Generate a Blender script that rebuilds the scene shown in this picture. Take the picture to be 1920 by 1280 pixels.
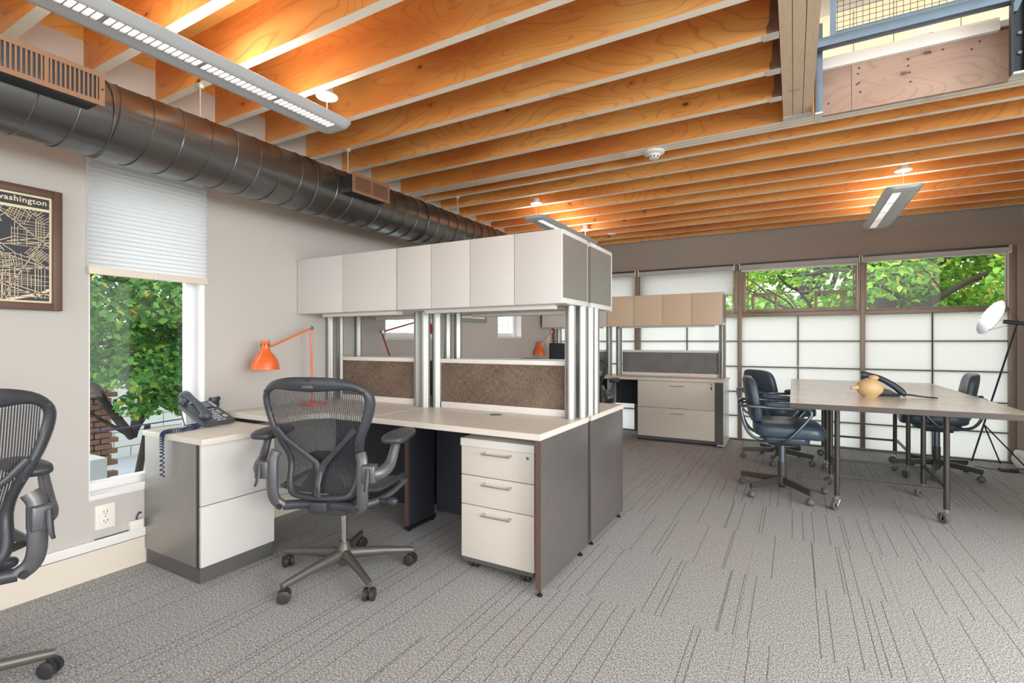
import bpy, bmesh, math, random
import numpy as np
from mathutils import Vector, Matrix

for o in list(bpy.data.objects):
    bpy.data.objects.remove(o)
S = bpy.context.scene
C = S.collection
PI = math.pi
R = math.radians

# ------------------------------------------------------------------ camera
cam = bpy.data.objects.new('camera', bpy.data.cameras.new('camera'))
C.objects.link(cam)
cam.data.sensor_width = 36.0
cam.data.lens = 937.0 / 1920.0 * 36.0
cam.data.shift_y = 1.0 / 1920.0
cam.data.clip_start = 0.02
cam.data.clip_end = 200
cam.location = (0, 0, 1.15)
cam.rotation_euler = (R(90), 0, R(29.38))
S.camera = cam

# ------------------------------------------------------------------ world, sun, exposure
w = bpy.data.worlds.new('sky')
S.world = w
w.use_nodes = True
nt = w.node_tree
bg = nt.nodes['Background']
tc = nt.nodes.new('ShaderNodeTexCoord')
sp = nt.nodes.new('ShaderNodeSeparateXYZ')
nt.links.new(tc.outputs['Generated'], sp.inputs[0])
rp = nt.nodes.new('ShaderNodeValToRGB')
rp.color_ramp.elements[0].position = 0.0
rp.color_ramp.elements[0].color = (1.0, 0.995, 0.985, 1)
rp.color_ramp.elements[1].position = 1.0
rp.color_ramp.elements[1].color = (0.93, 0.96, 1.0, 1)
nt.links.new(sp.outputs[2], rp.inputs[0])
nt.links.new(rp.outputs[0], bg.inputs[0])
bg.inputs[1].default_value = 1.55
sun = bpy.data.objects.new('sun', bpy.data.lights.new('sun', 'SUN'))
C.objects.link(sun)
sun.data.energy = 1.1
sun.data.angle = R(25)
sun.data.color = (1.0, 0.96, 0.88)
sun.rotation_euler = (R(38), 0, R(-20))
side = bpy.data.objects.new('side_window_light', bpy.data.lights.new('side_window_light', 'AREA'))
C.objects.link(side)
side.data.shape = 'RECTANGLE'
side.data.size, side.data.size_y = 2.2, 1.3
side.data.energy = 95
side.data.color = (1.0, 0.98, 0.95)
side.location = (4.6, -0.6, 1.45)
side.rotation_euler = Vector((4.6 + 2.6, -0.6 - 1.4, 0)).to_track_quat('Z', 'Y').to_euler()
S.view_settings.view_transform = 'Standard'
S.view_settings.look = 'None'
S.view_settings.gamma = 1.0
S.view_settings.use_curve_mapping = False
S.view_settings.exposure = 0.95
S.cycles.use_denoising = True
S.cycles.max_bounces = 10
S.cycles.diffuse_bounces = 6
S.cycles.transparent_max_bounces = 16
S.cycles.sample_clamp_indirect = 8.0

# ------------------------------------------------------------------ materials
MATS = {}


def mat(name, col=(0.5, 0.5, 0.5), rough=0.5, metal=0.0, emit=None, spec=None, noise=None, bump=None, coat=0.0):
    """noise=(scale, amount) varies the colour, bump=(scale, strength)"""
    if name in MATS:
        return MATS[name]
    m = bpy.data.materials.new(name)
    m.use_nodes = True
    t = m.node_tree
    b = t.nodes['Principled BSDF']
    b.inputs['Base Color'].default_value = (*col, 1)
    b.inputs['Roughness'].default_value = rough
    b.inputs['Metallic'].default_value = metal
    if spec is not None:
        b.inputs['Specular IOR Level'].default_value = spec
    b.inputs['Coat Weight'].default_value = coat
    if emit:
        b.inputs['Emission Color'].default_value = (*emit[:3], 1)
        b.inputs['Emission Strength'].default_value = emit[3]
    co = t.nodes.new('ShaderNodeTexCoord')
    if noise:
        n = t.nodes.new('ShaderNodeTexNoise')
        n.inputs['Scale'].default_value = noise[0]
        n.inputs['Detail'].default_value = 6
        t.links.new(co.outputs['Object'], n.inputs['Vector'])
        mx = t.nodes.new('ShaderNodeMix')
        mx.data_type = 'RGBA'
        a = noise[1]
        mx.inputs[6].default_value = (*[max(0, c * (1 - a)) for c in col], 1)
        mx.inputs[7].default_value = (*[min(1, c * (1 + a)) for c in col], 1)
        t.links.new(n.outputs[0], mx.inputs[0])
        t.links.new(mx.outputs[2], b.inputs['Base Color'])
    if bump:
        n = t.nodes.new('ShaderNodeTexNoise')
        n.inputs['Scale'].default_value = bump[0]
        n.inputs['Detail'].default_value = 4
        t.links.new(co.outputs['Object'], n.inputs['Vector'])
        bp = t.nodes.new('ShaderNodeBump')
        bp.inputs['Strength'].default_value = bump[1]
        bp.inputs['Distance'].default_value = 0.003
        t.links.new(n.outputs[0], bp.inputs['Height'])
        t.links.new(bp.outputs[0], b.inputs['Normal'])
    MATS[name] = m
    return m


class G:
    """tiny node-graph helper"""

    def __init__(s, name):
        s.m = bpy.data.materials.new(name)
        s.m.use_nodes = True
        s.t = s.m.node_tree
        s.b = s.t.nodes['Principled BSDF']
        MATS[name] = s.m

    def n(s, typ, **kw):
        nd = s.t.nodes.new(typ)
        for k, v in kw.items():
            setattr(nd, k, v)
        return nd

    def l(s, a, b):
        s.t.links.new(a, b)

    def v(s, x, sock):
        if isinstance(x, (int, float)):
            sock.default_value = x
        elif isinstance(x, tuple):
            sock.default_value = x
        else:
            s.l(x, sock)

    def math(s, op, a, b=0.0, c=None):
        nd = s.n('ShaderNodeMath', operation=op)
        s.v(a, nd.inputs[0])
        s.v(b, nd.inputs[1])
        if c is not None:
            s.v(c, nd.inputs[2])
        return nd.outputs[0]

    def mix(s, f, a, b):
        nd = s.n('ShaderNodeMix', data_type='RGBA')
        s.v(f, nd.inputs[0])
        s.v(a if not isinstance(a, tuple) else (*a, 1), nd.inputs[6])
        s.v(b if not isinstance(b, tuple) else (*b, 1), nd.inputs[7])
        return nd.outputs[2]

    def noise(s, vec, scale, detail=4, dist=0.0, rough=0.5, dim='3D'):
        nd = s.n('ShaderNodeTexNoise', noise_dimensions=dim)
        nd.inputs['Scale'].default_value = scale
        nd.inputs['Detail'].default_value = detail
        nd.inputs['Roughness'].default_value = rough
        nd.inputs['Distortion'].default_value = dist
        s.l(vec, nd.inputs['Vector'])
        return nd.outputs[0]

    def mapping(s, vec, scale=(1, 1, 1), loc=(0, 0, 0)):
        nd = s.n('ShaderNodeMapping')
        nd.inputs['Scale'].default_value = scale
        nd.inputs['Location'].default_value = loc
        s.l(vec, nd.inputs['Vector'])
        return nd.outputs[0]

    def ramp(s, f, stops):
        nd = s.n('ShaderNodeValToRGB')
        e = nd.color_ramp.elements
        while len(e) < len(stops):
            e.new(0.5)
        for i, (p, c) in enumerate(stops):
            e[i].position = p
            e[i].color = (*c, 1)
        s.v(f, nd.inputs[0])
        return nd.outputs[0]

    def bump(s, h, strength, dist=0.002):
        nd = s.n('ShaderNodeBump')
        nd.inputs['Strength'].default_value = strength
        nd.inputs['Distance'].default_value = dist
        s.l(h, nd.inputs['Height'])
        s.l(nd.outputs[0], s.b.inputs['Normal'])


def ply_face(name, light, mid, dark, line, axis='x', rough=0.45, knots=True):
    """veneer face: contour-like growth lines, knots; long grain along one axis"""
    g = G(name)
    co = g.n('ShaderNodeTexCoord').outputs['Object']
    oi = g.n('ShaderNodeObjectInfo').outputs['Random']
    cx = g.n('ShaderNodeCombineXYZ')
    off = g.math('MULTIPLY', oi, 37.0)
    for i in range(3):
        g.l(off, cx.inputs[i])
    va = g.n('ShaderNodeVectorMath', operation='ADD')
    g.l(co, va.inputs[0])
    g.l(cx.outputs[0], va.inputs[1])
    sc = (0.9, 3.2, 3.2) if axis == 'x' else (3.2, 0.9, 3.2)
    st = g.mapping(va.outputs[0], scale=sc)
    field = g.noise(st, 1.15, detail=1.6, dist=0.55, rough=0.4)
    # rings
    k = g.math('MULTIPLY', field, 23.0)
    fr = g.math('FRACT', k)
    ln = g.math('ABSOLUTE', g.math('SUBTRACT', fr, 0.5))
    lines = g.math('SUBTRACT', 1.0, g.math('MULTIPLY', ln, 7.0))
    lines = g.math('MAXIMUM', lines, 0.0)
    broad = g.noise(g.mapping(va.outputs[0], scale=(0.6, 2, 2)), 1.7, detail=2)
    fine = g.noise(g.mapping(va.outputs[0], scale=(6, 60, 60) if axis == 'x' else (60, 6, 60)), 3.0, detail=3)
    base = g.ramp(broad, [(0.3, dark), (0.5, mid), (0.7, light)])
    c = g.mix(g.math('MULTIPLY', lines, 0.42), base, line)
    c = g.mix(g.math('MULTIPLY', g.math('SUBTRACT', fine, 0.35), 0.35), c, light)
    if knots:
        vo = g.n('ShaderNodeTexVoronoi')
        vo.inputs['Scale'].default_value = 4.2
        vo.inputs['Randomness'].default_value = 1.0
        g.l(g.mapping(va.outputs[0], scale=(0.8, 1.4, 1.4) if axis == 'x' else (1.4, .8, 1.4)), vo.inputs['Vector'])
        d = vo.outputs['Distance']
        kn = g.math('LESS_THAN', d, 0.055)
        halo = g.math('MULTIPLY', g.math('MAXIMUM', g.math('SUBTRACT', 0.15, d), 0.0), 4.5)
        c = g.mix(halo, c, line)
        c = g.mix(g.math('MULTIPLY', kn, 0.85), c, (0.09, 0.03, 0.015))
    c = g.mix(g.math('MULTIPLY', g.math('FRACT', g.math('MULTIPLY', oi, 7.31)), 0.32), c, dark)
    g.l(c, g.b.inputs['Base Color'])
    g.b.inputs['Roughness'].default_value = rough
    return g.m


ply_face('beam_veneer', (0.90, 0.53, 0.18), (0.79, 0.355, 0.09), (0.56, 0.175, 0.04), (0.38, 0.10, 0.025))
ply_face('deck_plywood', (0.84, 0.52, 0.17), (0.76, 0.42, 0.11), (0.62, 0.29, 0.07), (0.42, 0.17, 0.04), axis='y', knots=False)
ply_face('weathered_ply', (0.46, 0.335, 0.26), (0.38, 0.255, 0.195), (0.30, 0.18, 0.13), (0.22, 0.11, 0.075))
ply_face('table_oak', (0.80, 0.74, 0.65), (0.74, 0.67, 0.58), (0.66, 0.59, 0.50), (0.50, 0.42, 0.35), axis='y', rough=0.22, knots=False)


def ply_edge(name, a, b, c, axis=0):
    g = G(name)
    co = g.n('ShaderNodeTexCoord').outputs['Object']
    sc = [60, 60, 60]
    sc[axis] = 5
    n1 = g.noise(g.mapping(co, scale=tuple(sc)), 3.0, detail=4)
    n2 = g.noise(co, 2.3, detail=3)
    col = g.mix(n1, a, b)
    col = g.mix(g.math('MULTIPLY', g.math('GREATER_THAN', n2, 0.62), 0.3), col, c)
    g.l(col, g.b.inputs['Base Color'])
    g.b.inputs['Roughness'].default_value = 0.6
    return g.m


ply_edge('beam_edge', (0.97, 0.91, 0.80), (0.88, 0.79, 0.66), (0.55, 0.41, 0.29), 0)
ply_edge('header_edge', (0.80, 0.62, 0.45), (0.58, 0.40, 0.27), (0.24, 0.13, 0.08), 1)


def carpet():
    g = G('carpet_loop')
    co = g.n('ShaderNodeTexCoord').outputs['Object']
    oi = g.n('ShaderNodeObjectInfo').outputs['Random']
    s = g.n('ShaderNodeSeparateXYZ')
    g.l(co, s.inputs[0])
    x = g.math('ADD', s.outputs[0], g.math('MULTIPLY', oi, 91.7))
    wob = g.noise(co, 14.0, detail=1)
    x = g.math('ADD', x, g.math('MULTIPLY', wob, 0.0025))
    tot = None
    for cell, thr, seed in ((0.075, 0.46, 3.1), (0.15, 0.50, 17.7)):
        u = g.math('DIVIDE', x, cell)
        idn = g.math('FLOOR', u)
        fr = g.math('FRACT', u)
        wn = g.n('ShaderNodeTexWhiteNoise', noise_dimensions='1D')
        g.l(g.math('ADD', idn, seed), wn.inputs['W'])
        wn2 = g.n('ShaderNodeTexWhiteNoise', noise_dimensions='1D')
        g.l(g.math('ADD', idn, seed * 7.3), wn2.inputs['W'])
        p = g.math('MULTIPLY_ADD', wn.outputs[0], 0.7, 0.15)
        d = g.math('MULTIPLY', g.math('ABSOLUTE', g.math('SUBTRACT', fr, p)), cell)
        on = g.math('MULTIPLY', g.math('LESS_THAN', d, 0.0016), g.math('GREATER_THAN', wn2.outputs[0], thr))
        tot = on if tot is None else g.math('MAXIMUM', tot, on)
    sp1 = g.noise(g.mapping(co, scale=(1.25, 0.8, 1)), 165.0, detail=3, rough=0.8)
    sp2 = g.noise(co, 3.0, detail=3)
    base = g.ramp(sp1, [(0.39, (0.12, 0.122, 0.124)), (0.5, (0.37, 0.377, 0.377)), (0.61, (0.74, 0.75, 0.75))])
    base = g.mix(g.math('MULTIPLY', sp2, 0.22), base, (0.30, 0.305, 0.305))
    c = g.mix(g.math('MULTIPLY', tot, 0.85), base, (0.10, 0.096, 0.095))
    g.l(c, g.b.inputs['Base Color'])
    g.b.inputs['Roughness'].default_value = 0.95
    g.b.inputs['Specular IOR Level'].default_value = 0.15
    h = g.math('SUBTRACT', g.math('MULTIPLY', sp1, 0.3), tot)
    g.bump(h, 0.3, 0.002)
    return g.m


carpet()


def brushed(name, col, rough, metal, axis=2, amt=0.25, coat=0.0):
    """dark laminate with a fine directional grain"""
    g = G(name)
    co = g.n('ShaderNodeTexCoord').outputs['Object']
    sc = [45, 45, 45]
    sc[axis] = 2.5
    n1 = g.noise(g.mapping(co, scale=tuple(sc)), 4.0, detail=5, rough=0.65)
    n2 = g.noise(co, 2.0, detail=4)
    a = tuple(c * (1 - amt) for c in col)
    b = tuple(min(1, c * (1 + amt)) for c in col)
    c = g.mix(n1, a, b)
    c = g.mix(g.math('MULTIPLY', n2, 0.3), c, b)
    g.l(c, g.b.inputs['Base Color'])
    g.b.inputs['Roughness'].default_value = rough
    g.b.inputs['Metallic'].default_value = metal
    g.b.inputs['Coat Weight'].default_value = coat
    g.b.inputs['Coat Roughness'].default_value = 0.3
    g.bump(n1, 0.12, 0.001)
    return g.m


brushed('dark_laminate', (0.095, 0.078, 0.070), 0.30, 0.0, coat=0.25)
brushed('grey_laminate', (0.30, 0.285, 0.275), 0.38, 0.5, coat=0.15)
brushed('end_laminate', (0.175, 0.16, 0.155), 0.32, 0.45, coat=0.15)
brushed('brown_edge', (0.115, 0.068, 0.056), 0.4, 0.0)
brushed('navy_panel', (0.035, 0.038, 0.05), 0.45, 0.0)
brushed('aluminium', (0.37, 0.38, 0.36), 0.38, 0.7, amt=0.06)
brushed('frame_walnut', (0.11, 0.055, 0.038), 0.4, 0.0, axis=1)


def fabric(name, a, b):
    g = G(name)
    co = g.n('ShaderNodeTexCoord').outputs['Object']
    n1 = g.noise(g.mapping(co, scale=(260, 1, 30)), 1.0, detail=3, rough=0.7)
    n2 = g.noise(g.mapping(co, scale=(30, 1, 260)), 1.0, detail=3, rough=0.7)
    n3 = g.noise(co, 6.0, detail=5)
    f = g.math('MULTIPLY', g.math('ADD', n1, n2), 0.5)
    f = g.math('MULTIPLY_ADD', g.math('SUBTRACT', n3, 0.5), 0.22, f)
    c = g.ramp(f, [(0.40, a), (0.60, b)])
    g.l(c, g.b.inputs['Base Color'])
    g.b.inputs['Roughness'].default_value = 0.9
    g.b.inputs['Specular IOR Level'].default_value = 0.1
    g.bump(f, 0.3, 0.001)
    return g.m


fabric('screen_fabric', (0.105, 0.074, 0.055), (0.26, 0.195, 0.15))
fabric('grey_screen_fabric', (0.15, 0.15, 0.15), (0.26, 0.26, 0.255))

mat('wall_paint', (0.535, 0.52, 0.49), 0.75, noise=(1.2, 0.03), bump=(90, 0.12))
mat('backlit_wall_paint', (0.36, 0.315, 0.275), 0.75, noise=(1.2, 0.03), bump=(90, 0.12))  # beige wall paint with its backlit shade put into a darker colour
mat('gap_paint', (0.80, 0.70, 0.56), 0.8, noise=(2, 0.03))
mat('cream_base', (0.74, 0.68, 0.58), 0.55, noise=(3, 0.03))
mat('white_trim', (0.80, 0.79, 0.77), 0.45, noise=(3, 0.02))
mat('window_white', (0.82, 0.83, 0.84), 0.35, noise=(4, 0.02))
mat('taupe_frame', (0.30, 0.235, 0.19), 0.4, metal=0.3, noise=(4, 0.05))
mat('dark_bar', (0.10, 0.085, 0.07), 0.5)
mat('cream_desk', (0.74, 0.695, 0.62), 0.38, noise=(8, 0.03))
mat('desk_edge', (0.80, 0.78, 0.74), 0.4)
mat('door_white', (0.66, 0.645, 0.625), 0.42, noise=(6, 0.02))
mat('door_cream', (0.70, 0.58, 0.42), 0.45, noise=(6, 0.03))
mat('drawer_cream', (0.71, 0.665, 0.59), 0.4, noise=(6, 0.02))
mat('carcass', (0.72, 0.71, 0.69), 0.3, metal=0.2)
mat('dark_grey', (0.10, 0.10, 0.10), 0.5)  # plain dark grey for plinths, rails, carcass and floor slab
mat('duct_metal', (0.16, 0.158, 0.155), 0.30, metal=0.85, noise=(5, 0.2), bump=(30, 0.05))
mat('register_tan', (0.36, 0.205, 0.12), 0.42, metal=0.5, noise=(8, 0.06))
mat('register_dark', (0.05, 0.035, 0.03), 0.7)
mat('box_dark', (0.07, 0.075, 0.085), 0.35, metal=0.7)
mat('steel_blue', (0.12, 0.17, 0.225), 0.35, metal=0.6, noise=(12, 0.25))
mat('black_steel', (0.025, 0.03, 0.035), 0.4, metal=0.5)
mat('graphite', (0.045, 0.049, 0.058), 0.38, noise=(30, 0.1))
mat('graphite_light', (0.13, 0.135, 0.145), 0.36, metal=0.4, noise=(20, 0.08))
mat('base_bronze', (0.13, 0.12, 0.108), 0.4, metal=0.4, noise=(20, 0.1))
mat('mesh_weave', (0.035, 0.037, 0.045), 0.55)
mat('seat_weave', (0.16, 0.155, 0.16), 0.55)
mat('rubber', (0.03, 0.03, 0.032), 0.5)
mat('grey_rubber', (0.12, 0.12, 0.12), 0.5)
mat('chrome', (0.75, 0.75, 0.75), 0.16, metal=1.0)
mat('nickel', (0.66, 0.60, 0.52), 0.28, metal=0.9)
mat('leather', (0.055, 0.085, 0.115), 0.33, noise=(14, 0.25), bump=(120, 0.15))
mat('blue_tube', (0.20, 0.26, 0.32), 0.28, metal=0.85)
mat('leg_bronze', (0.10, 0.095, 0.085), 0.4, metal=0.5)
mat('table_steel', (0.085, 0.08, 0.075), 0.4, metal=0.6)
mat('table_edge', (0.075, 0.06, 0.055), 0.4, noise=(10, 0.2))
mat('orange_enamel', (0.80, 0.145, 0.025), 0.30, coat=0.4)
mat('red_enamel', (0.42, 0.035, 0.03), 0.35)
mat('lamp_inside', (0.95, 0.95, 0.93), 0.5)
mat('fixture_grey', (0.60, 0.63, 0.66), 0.4, metal=0.15)
mat('fixture_white', (0.80, 0.79, 0.76), 0.4)
mat('tube_glow', (1, 1, 1), 0.5, emit=(1.0, 0.97, 0.93, 2.3))
mat('up_glow', (1, 1, 1), 0.5, emit=(1.0, 0.92, 0.80, 13.0))
mat('louver', (0.30, 0.28, 0.26), 0.35)
mat('ivory_plastic', (0.86, 0.83, 0.76), 0.35)
mat('slot_dark', (0.04, 0.035, 0.03), 0.6)
mat('phone_body', (0.075, 0.09, 0.105), 0.36)
mat('phone_key', (0.50, 0.53, 0.56), 0.4)
mat('phone_display', (0.20, 0.205, 0.21), 0.2)
mat('blue_cord', (0.02, 0.035, 0.10), 0.4)
mat('map_ground', (0.028, 0.032, 0.045), 0.5)
mat('map_line', (0.80, 0.66, 0.44), 0.5)
mat('map_mount', (0.82, 0.72, 0.50), 0.6)
mat('bird_glaze', (0.66, 0.47, 0.235), 0.4, noise=(14, 0.12))
mat('black_gloss', (0.03, 0.04, 0.055), 0.3)
mat('mirror_disc', (0.62, 0.65, 0.68), 0.25, metal=0.75)
mat('bark', (0.05, 0.038, 0.032), 0.9, noise=(9, 0.45), bump=(25, 0.6))
mat('brick_clay', (0.30, 0.165, 0.12), 0.85, noise=(14, 0.35))
mat('mortar', (0.32, 0.30, 0.28), 0.9)
mat('block_pale', (0.62, 0.64, 0.63), 0.85, noise=(5, 0.06))
mat('roof_grey', (0.30, 0.33, 0.36), 0.8, noise=(3, 0.15))
mat('ground_grey', (0.25, 0.27, 0.22), 0.9, noise=(0.6, 0.3))
mat('ledge_white', (0.62, 0.66, 0.68), 0.6)
mat('upper_panel', (0.80, 0.70, 0.52), 0.5)
mat('joist_dark', (0.20, 0.12, 0.075), 0.7, noise=(22, 0.5))
mat('hanger_steel', (0.66, 0.64, 0.60), 0.4, metal=0.3)
mat('white_bag', (0.85, 0.85, 0.84), 0.5)
mat('lcd_black', (0.02, 0.021, 0.023), 0.25)
mat('siding', (0.85, 0.88, 0.90), 0.7)
mat('red_siding', (0.45, 0.10, 0.09), 0.7)
mat('board_white', (0.85, 0.86, 0.86), 0.3)


def translucent(name, col, tr, rough=0.8, weave=None):
    g = G(name)
    out = g.t.nodes['Material Output']
    d = g.n('ShaderNodeBsdfDiffuse')
    tl = g.n('ShaderNodeBsdfTranslucent')
    d.inputs['Color'].default_value = (*col, 1)
    tl.inputs['Color'].default_value = (*tr, 1)
    mx = g.n('ShaderNodeMixShader')
    mx.inputs[0].default_value = 0.68
    g.l(d.outputs[0], mx.inputs[1])
    g.l(tl.outputs[0], mx.inputs[2])
    g.l(mx.outputs[0], out.inputs['Surface'])
    g.t.nodes.remove(g.b)
    return g.m


translucent('frosted_panel', (0.85, 0.86, 0.85), (1.0, 1.0, 1.0))
translucent('shade_cloth', (0.84, 0.84, 0.83), (0.92, 0.92, 0.93))
translucent('pleat_cloth', (0.86, 0.86, 0.88), (0.80, 0.81, 0.83))


def glass_mat():
    g = G('window_glass')
    out = g.t.nodes['Material Output']
    tr = g.n('ShaderNodeBsdfTransparent')
    gl = g.n('ShaderNodeBsdfGlossy')
    tr.inputs['Color'].default_value = (0.97, 0.985, 0.98, 1)
    gl.inputs['Roughness'].default_value = 0.02
    fr = g.n('ShaderNodeLayerWeight')
    fr.inputs['Blend'].default_value = 0.5
    mx = g.n('ShaderNodeMixShader')
    g.l(g.math('MULTIPLY_ADD', g.math('POWER', fr.outputs['Facing'], 4.0), 0.35, 0.02), mx.inputs[0])
    g.l(tr.outputs[0], mx.inputs[1])
    g.l(gl.outputs[0], mx.inputs[2])
    g.l(mx.outputs[0], out.inputs['Surface'])
    g.t.nodes.remove(g.b)


glass_mat()


def leaf_mat(name, stops):
    g = G(name)
    ge = g.n('ShaderNodeNewGeometry')
    c = g.ramp(ge.outputs['Random Per Island'], stops)
    out = g.t.nodes['Material Output']
    tl = g.n('ShaderNodeBsdfTranslucent')
    g.l(c, tl.inputs['Color'])
    g.l(c, g.b.inputs['Base Color'])
    g.b.inputs['Roughness'].default_value = 0.42
    mx = g.n('ShaderNodeMixShader')
    mx.inputs[0].default_value = 0.40
    g.l(g.b.outputs[0], mx.inputs[1])
    g.l(tl.outputs[0], mx.inputs[2])
    g.l(mx.outputs[0], out.inputs['Surface'])
    return g.m


leaf_mat('leaf_shrub', [(0.0, (0.06, 0.21, 0.065)), (0.45, (0.12, 0.36, 0.07)), (0.8, (0.26, 0.55, 0.09)), (0.95, (0.45, 0.66, 0.14)), (0.975, (0.50, 0.62, 0.10)), (0.99, (0.90, 0.60, 0.08))])
leaf_mat('leaf_maple', [(0.0, (0.10, 0.30, 0.06)), (0.4, (0.24, 0.50, 0.07)), (0.78, (0.42, 0.65, 0.10)), (0.93, (0.62, 0.72, 0.13)), (0.96, (0.80, 0.76, 0.14)), (0.99, (0.90, 0.55, 0.12))])
leaf_mat('leaf_far', [(0.0, (0.16, 0.36, 0.14)), (0.6, (0.28, 0.52, 0.18)), (0.95, (0.55, 0.66, 0.22))])


def M(n):
    return MATS[n]


# ------------------------------------------------------------------ mesh helpers
def box(bm, x0, x1, y0, y1, z0, z1, bev=0.0, mi=0):
    r = bmesh.ops.create_cube(bm, size=1.0)
    vs = r['verts']
    for v in vs:
        v.co = Vector(((v.co.x + .5) * (x1 - x0) + x0, (v.co.y + .5) * (y1 - y0) + y0, (v.co.z + .5) * (z1 - z0) + z0))
    fs = list({f for v in vs for f in v.link_faces})
    for f in fs:
        f.material_index = mi
    if bev > 0:
        es = list({e for v in vs for e in v.link_edges})
        bmesh.ops.bevel(bm, geom=es, offset=bev, segments=2, affect='EDGES', profile=0.6)
    return bm


def B(*a, **k):
    return box(bmesh.new(), *a, **k)


def frame_of(d):
    d = d.normalized()
    up = Vector((0, 0, 1)) if abs(d.z) < 0.95 else Vector((1, 0, 0))
    a = d.cross(up).normalized()
    return a, d.cross(a).normalized()


def tube(bm, pts, r, n=10, closed=False, sx=1.0, sy=1.0, up=None):
    """sweep; r a number or a list; sx, sy squash the section"""
    pts = [Vector(p) for p in pts]
    m = len(pts)
    rs = r if isinstance(r, (list, tuple)) else [r] * m
    rings = []
    pa = None
    for i, p in enumerate(pts):
        if closed:
            d = pts[(i + 1) % m] - pts[i - 1]
        else:
            d = pts[min(i + 1, m - 1)] - pts[max(i - 1, 0)]
        d.normalize()
        if up is not None:
            b = Vector(up)
            a = d.cross(b).normalized()
            b = a.cross(d).normalized()
        elif pa is None:
            a, b = frame_of(d)
        else:
            a = (pa - d * pa.dot(d)).normalized()
            b = d.cross(a).normalized()
        pa = a
        rings.append([bm.verts.new(p + (a * math.cos(t) * sx + b * math.sin(t) * sy) * rs[i]) for t in [2 * PI * k / n for k in range(n)]])
    rng = range(m) if closed else range(m - 1)
    for i in rng:
        A, Bq = rings[i], rings[(i + 1) % m]
        for k in range(n):
            bm.faces.new((A[k], A[(k + 1) % n], Bq[(k + 1) % n], Bq[k]))
    if not closed:
        bm.faces.new(rings[0][::-1])
        bm.faces.new(rings[-1])
    return bm


def lathe(bm, prof, n=24, c=(0, 0, 0), axis=None):
    """profile of (radius, height) pairs about +Z (or axis), at c"""
    c = Vector(c)
    rot = Vector((0, 0, 1)).rotation_difference(Vector(axis)).to_matrix() if axis else Matrix.Identity(3)
    rings = []
    for r, z in prof:
        if r < 1e-6:
            rings.append([bm.verts.new(c + rot @ Vector((0, 0, z)))])
        else:
            rings.append([bm.verts.new(c + rot @ Vector((r * math.cos(2 * PI * k / n), r * math.sin(2 * PI * k / n), z))) for k in range(n)])
    for A, Bq in zip(rings, rings[1:]):
        for k in range(n):
            k2 = (k + 1) % n
            if len(A) == 1 and len(Bq) == 1:
                continue
            if len(A) == 1:
                bm.faces.new((A[0], Bq[k2], Bq[k]))
            elif len(Bq) == 1:
                bm.faces.new((A[k], A[k2], Bq[0]))
            else:
                bm.faces.new((A[k], A[k2], Bq[k2], Bq[k]))
    return bm


def cyl(bm, p0, p1, r, n=16, r2=None):
    p0, p1 = Vector(p0), Vector(p1)
    L = (p1 - p0).length
    r2 = r if r2 is None else r2
    return lathe(bm, [(0, 0), (r, 0), (r2, L), (0, L)], n, p0, (p1 - p0))


def prism(bm, pts, h0, h1, plane='xy', mi=0):
    """extrude a polygon; plane names the two axes of pts, h along the third"""
    def P3(p, h):
        return {'xy': (p[0], p[1], h), 'xz': (p[0], h, p[1]), 'yz': (h, p[0], p[1])}[plane]
    a = [bm.verts.new(P3(p, h0)) for p in pts]
    b = [bm.verts.new(P3(p, h1)) for p in pts]
    n = len(pts)
    fs = [bm.faces.new(a), bm.faces.new(b[::-1])]
    for i in range(n):
        fs.append(bm.faces.new((a[i], b[i], b[(i + 1) % n], a[(i + 1) % n])))
    for f in fs:
        f.material_index = mi
    bmesh.ops.recalc_face_normals(bm, faces=fs)
    return bm


def sellip(bm, c, s, e1=0.5, e2=0.5, nu=20, nv=12, fn=None):
    """superellipsoid: c centre, s half sizes; small e = boxier"""
    def pw(v, e):
        return math.copysign(abs(v) ** e, v)
    c = Vector(c)
    rings = []
    for j in range(nv + 1):
        ph = -PI / 2 + PI * j / nv
        ring = []
        for i in range(nu):
            th = 2 * PI * i / nu
            p = Vector((s[0] * pw(math.cos(ph), e1) * pw(math.cos(th), e2), s[1] * pw(math.cos(ph), e1) * pw(math.sin(th), e2), s[2] * pw(math.sin(ph), e1)))
            if fn:
                p = Vector(fn(p))
            ring.append(p + c)
            if j in (0, nv):
                break
        rings.append([bm.verts.new(p) for p in ring])
    for A, Bq in zip(rings, rings[1:]):
        for k in range(nu):
            k2 = (k + 1) % nu
            if len(A) == 1:
                bm.faces.new((A[0], Bq[k2], Bq[k]))
            elif len(Bq) == 1:
                bm.faces.new((A[k], A[k2], Bq[0]))
            else:
                bm.faces.new((A[k], A[k2], Bq[k2], Bq[k]))
    return bm


def crom(pts, n):
    """Catmull-Rom through pts, n samples in all"""
    P = [Vector(p) for p in pts]
    P = [P[0] * 2 - P[1]] + P + [P[-1] * 2 - P[-2]]
    segs = len(P) - 3
    out = []
    for k in range(n):
        t = k / (n - 1) * segs
        i = min(int(t), segs - 1)
        u = t - i
        a, b, c, d = P[i:i + 4]
        out.append(0.5 * ((2 * b) + (c - a) * u + (2 * a - 5 * b + 4 * c - d) * u * u + (3 * b - a - 3 * c + d) * u ** 3))
    return out


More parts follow.
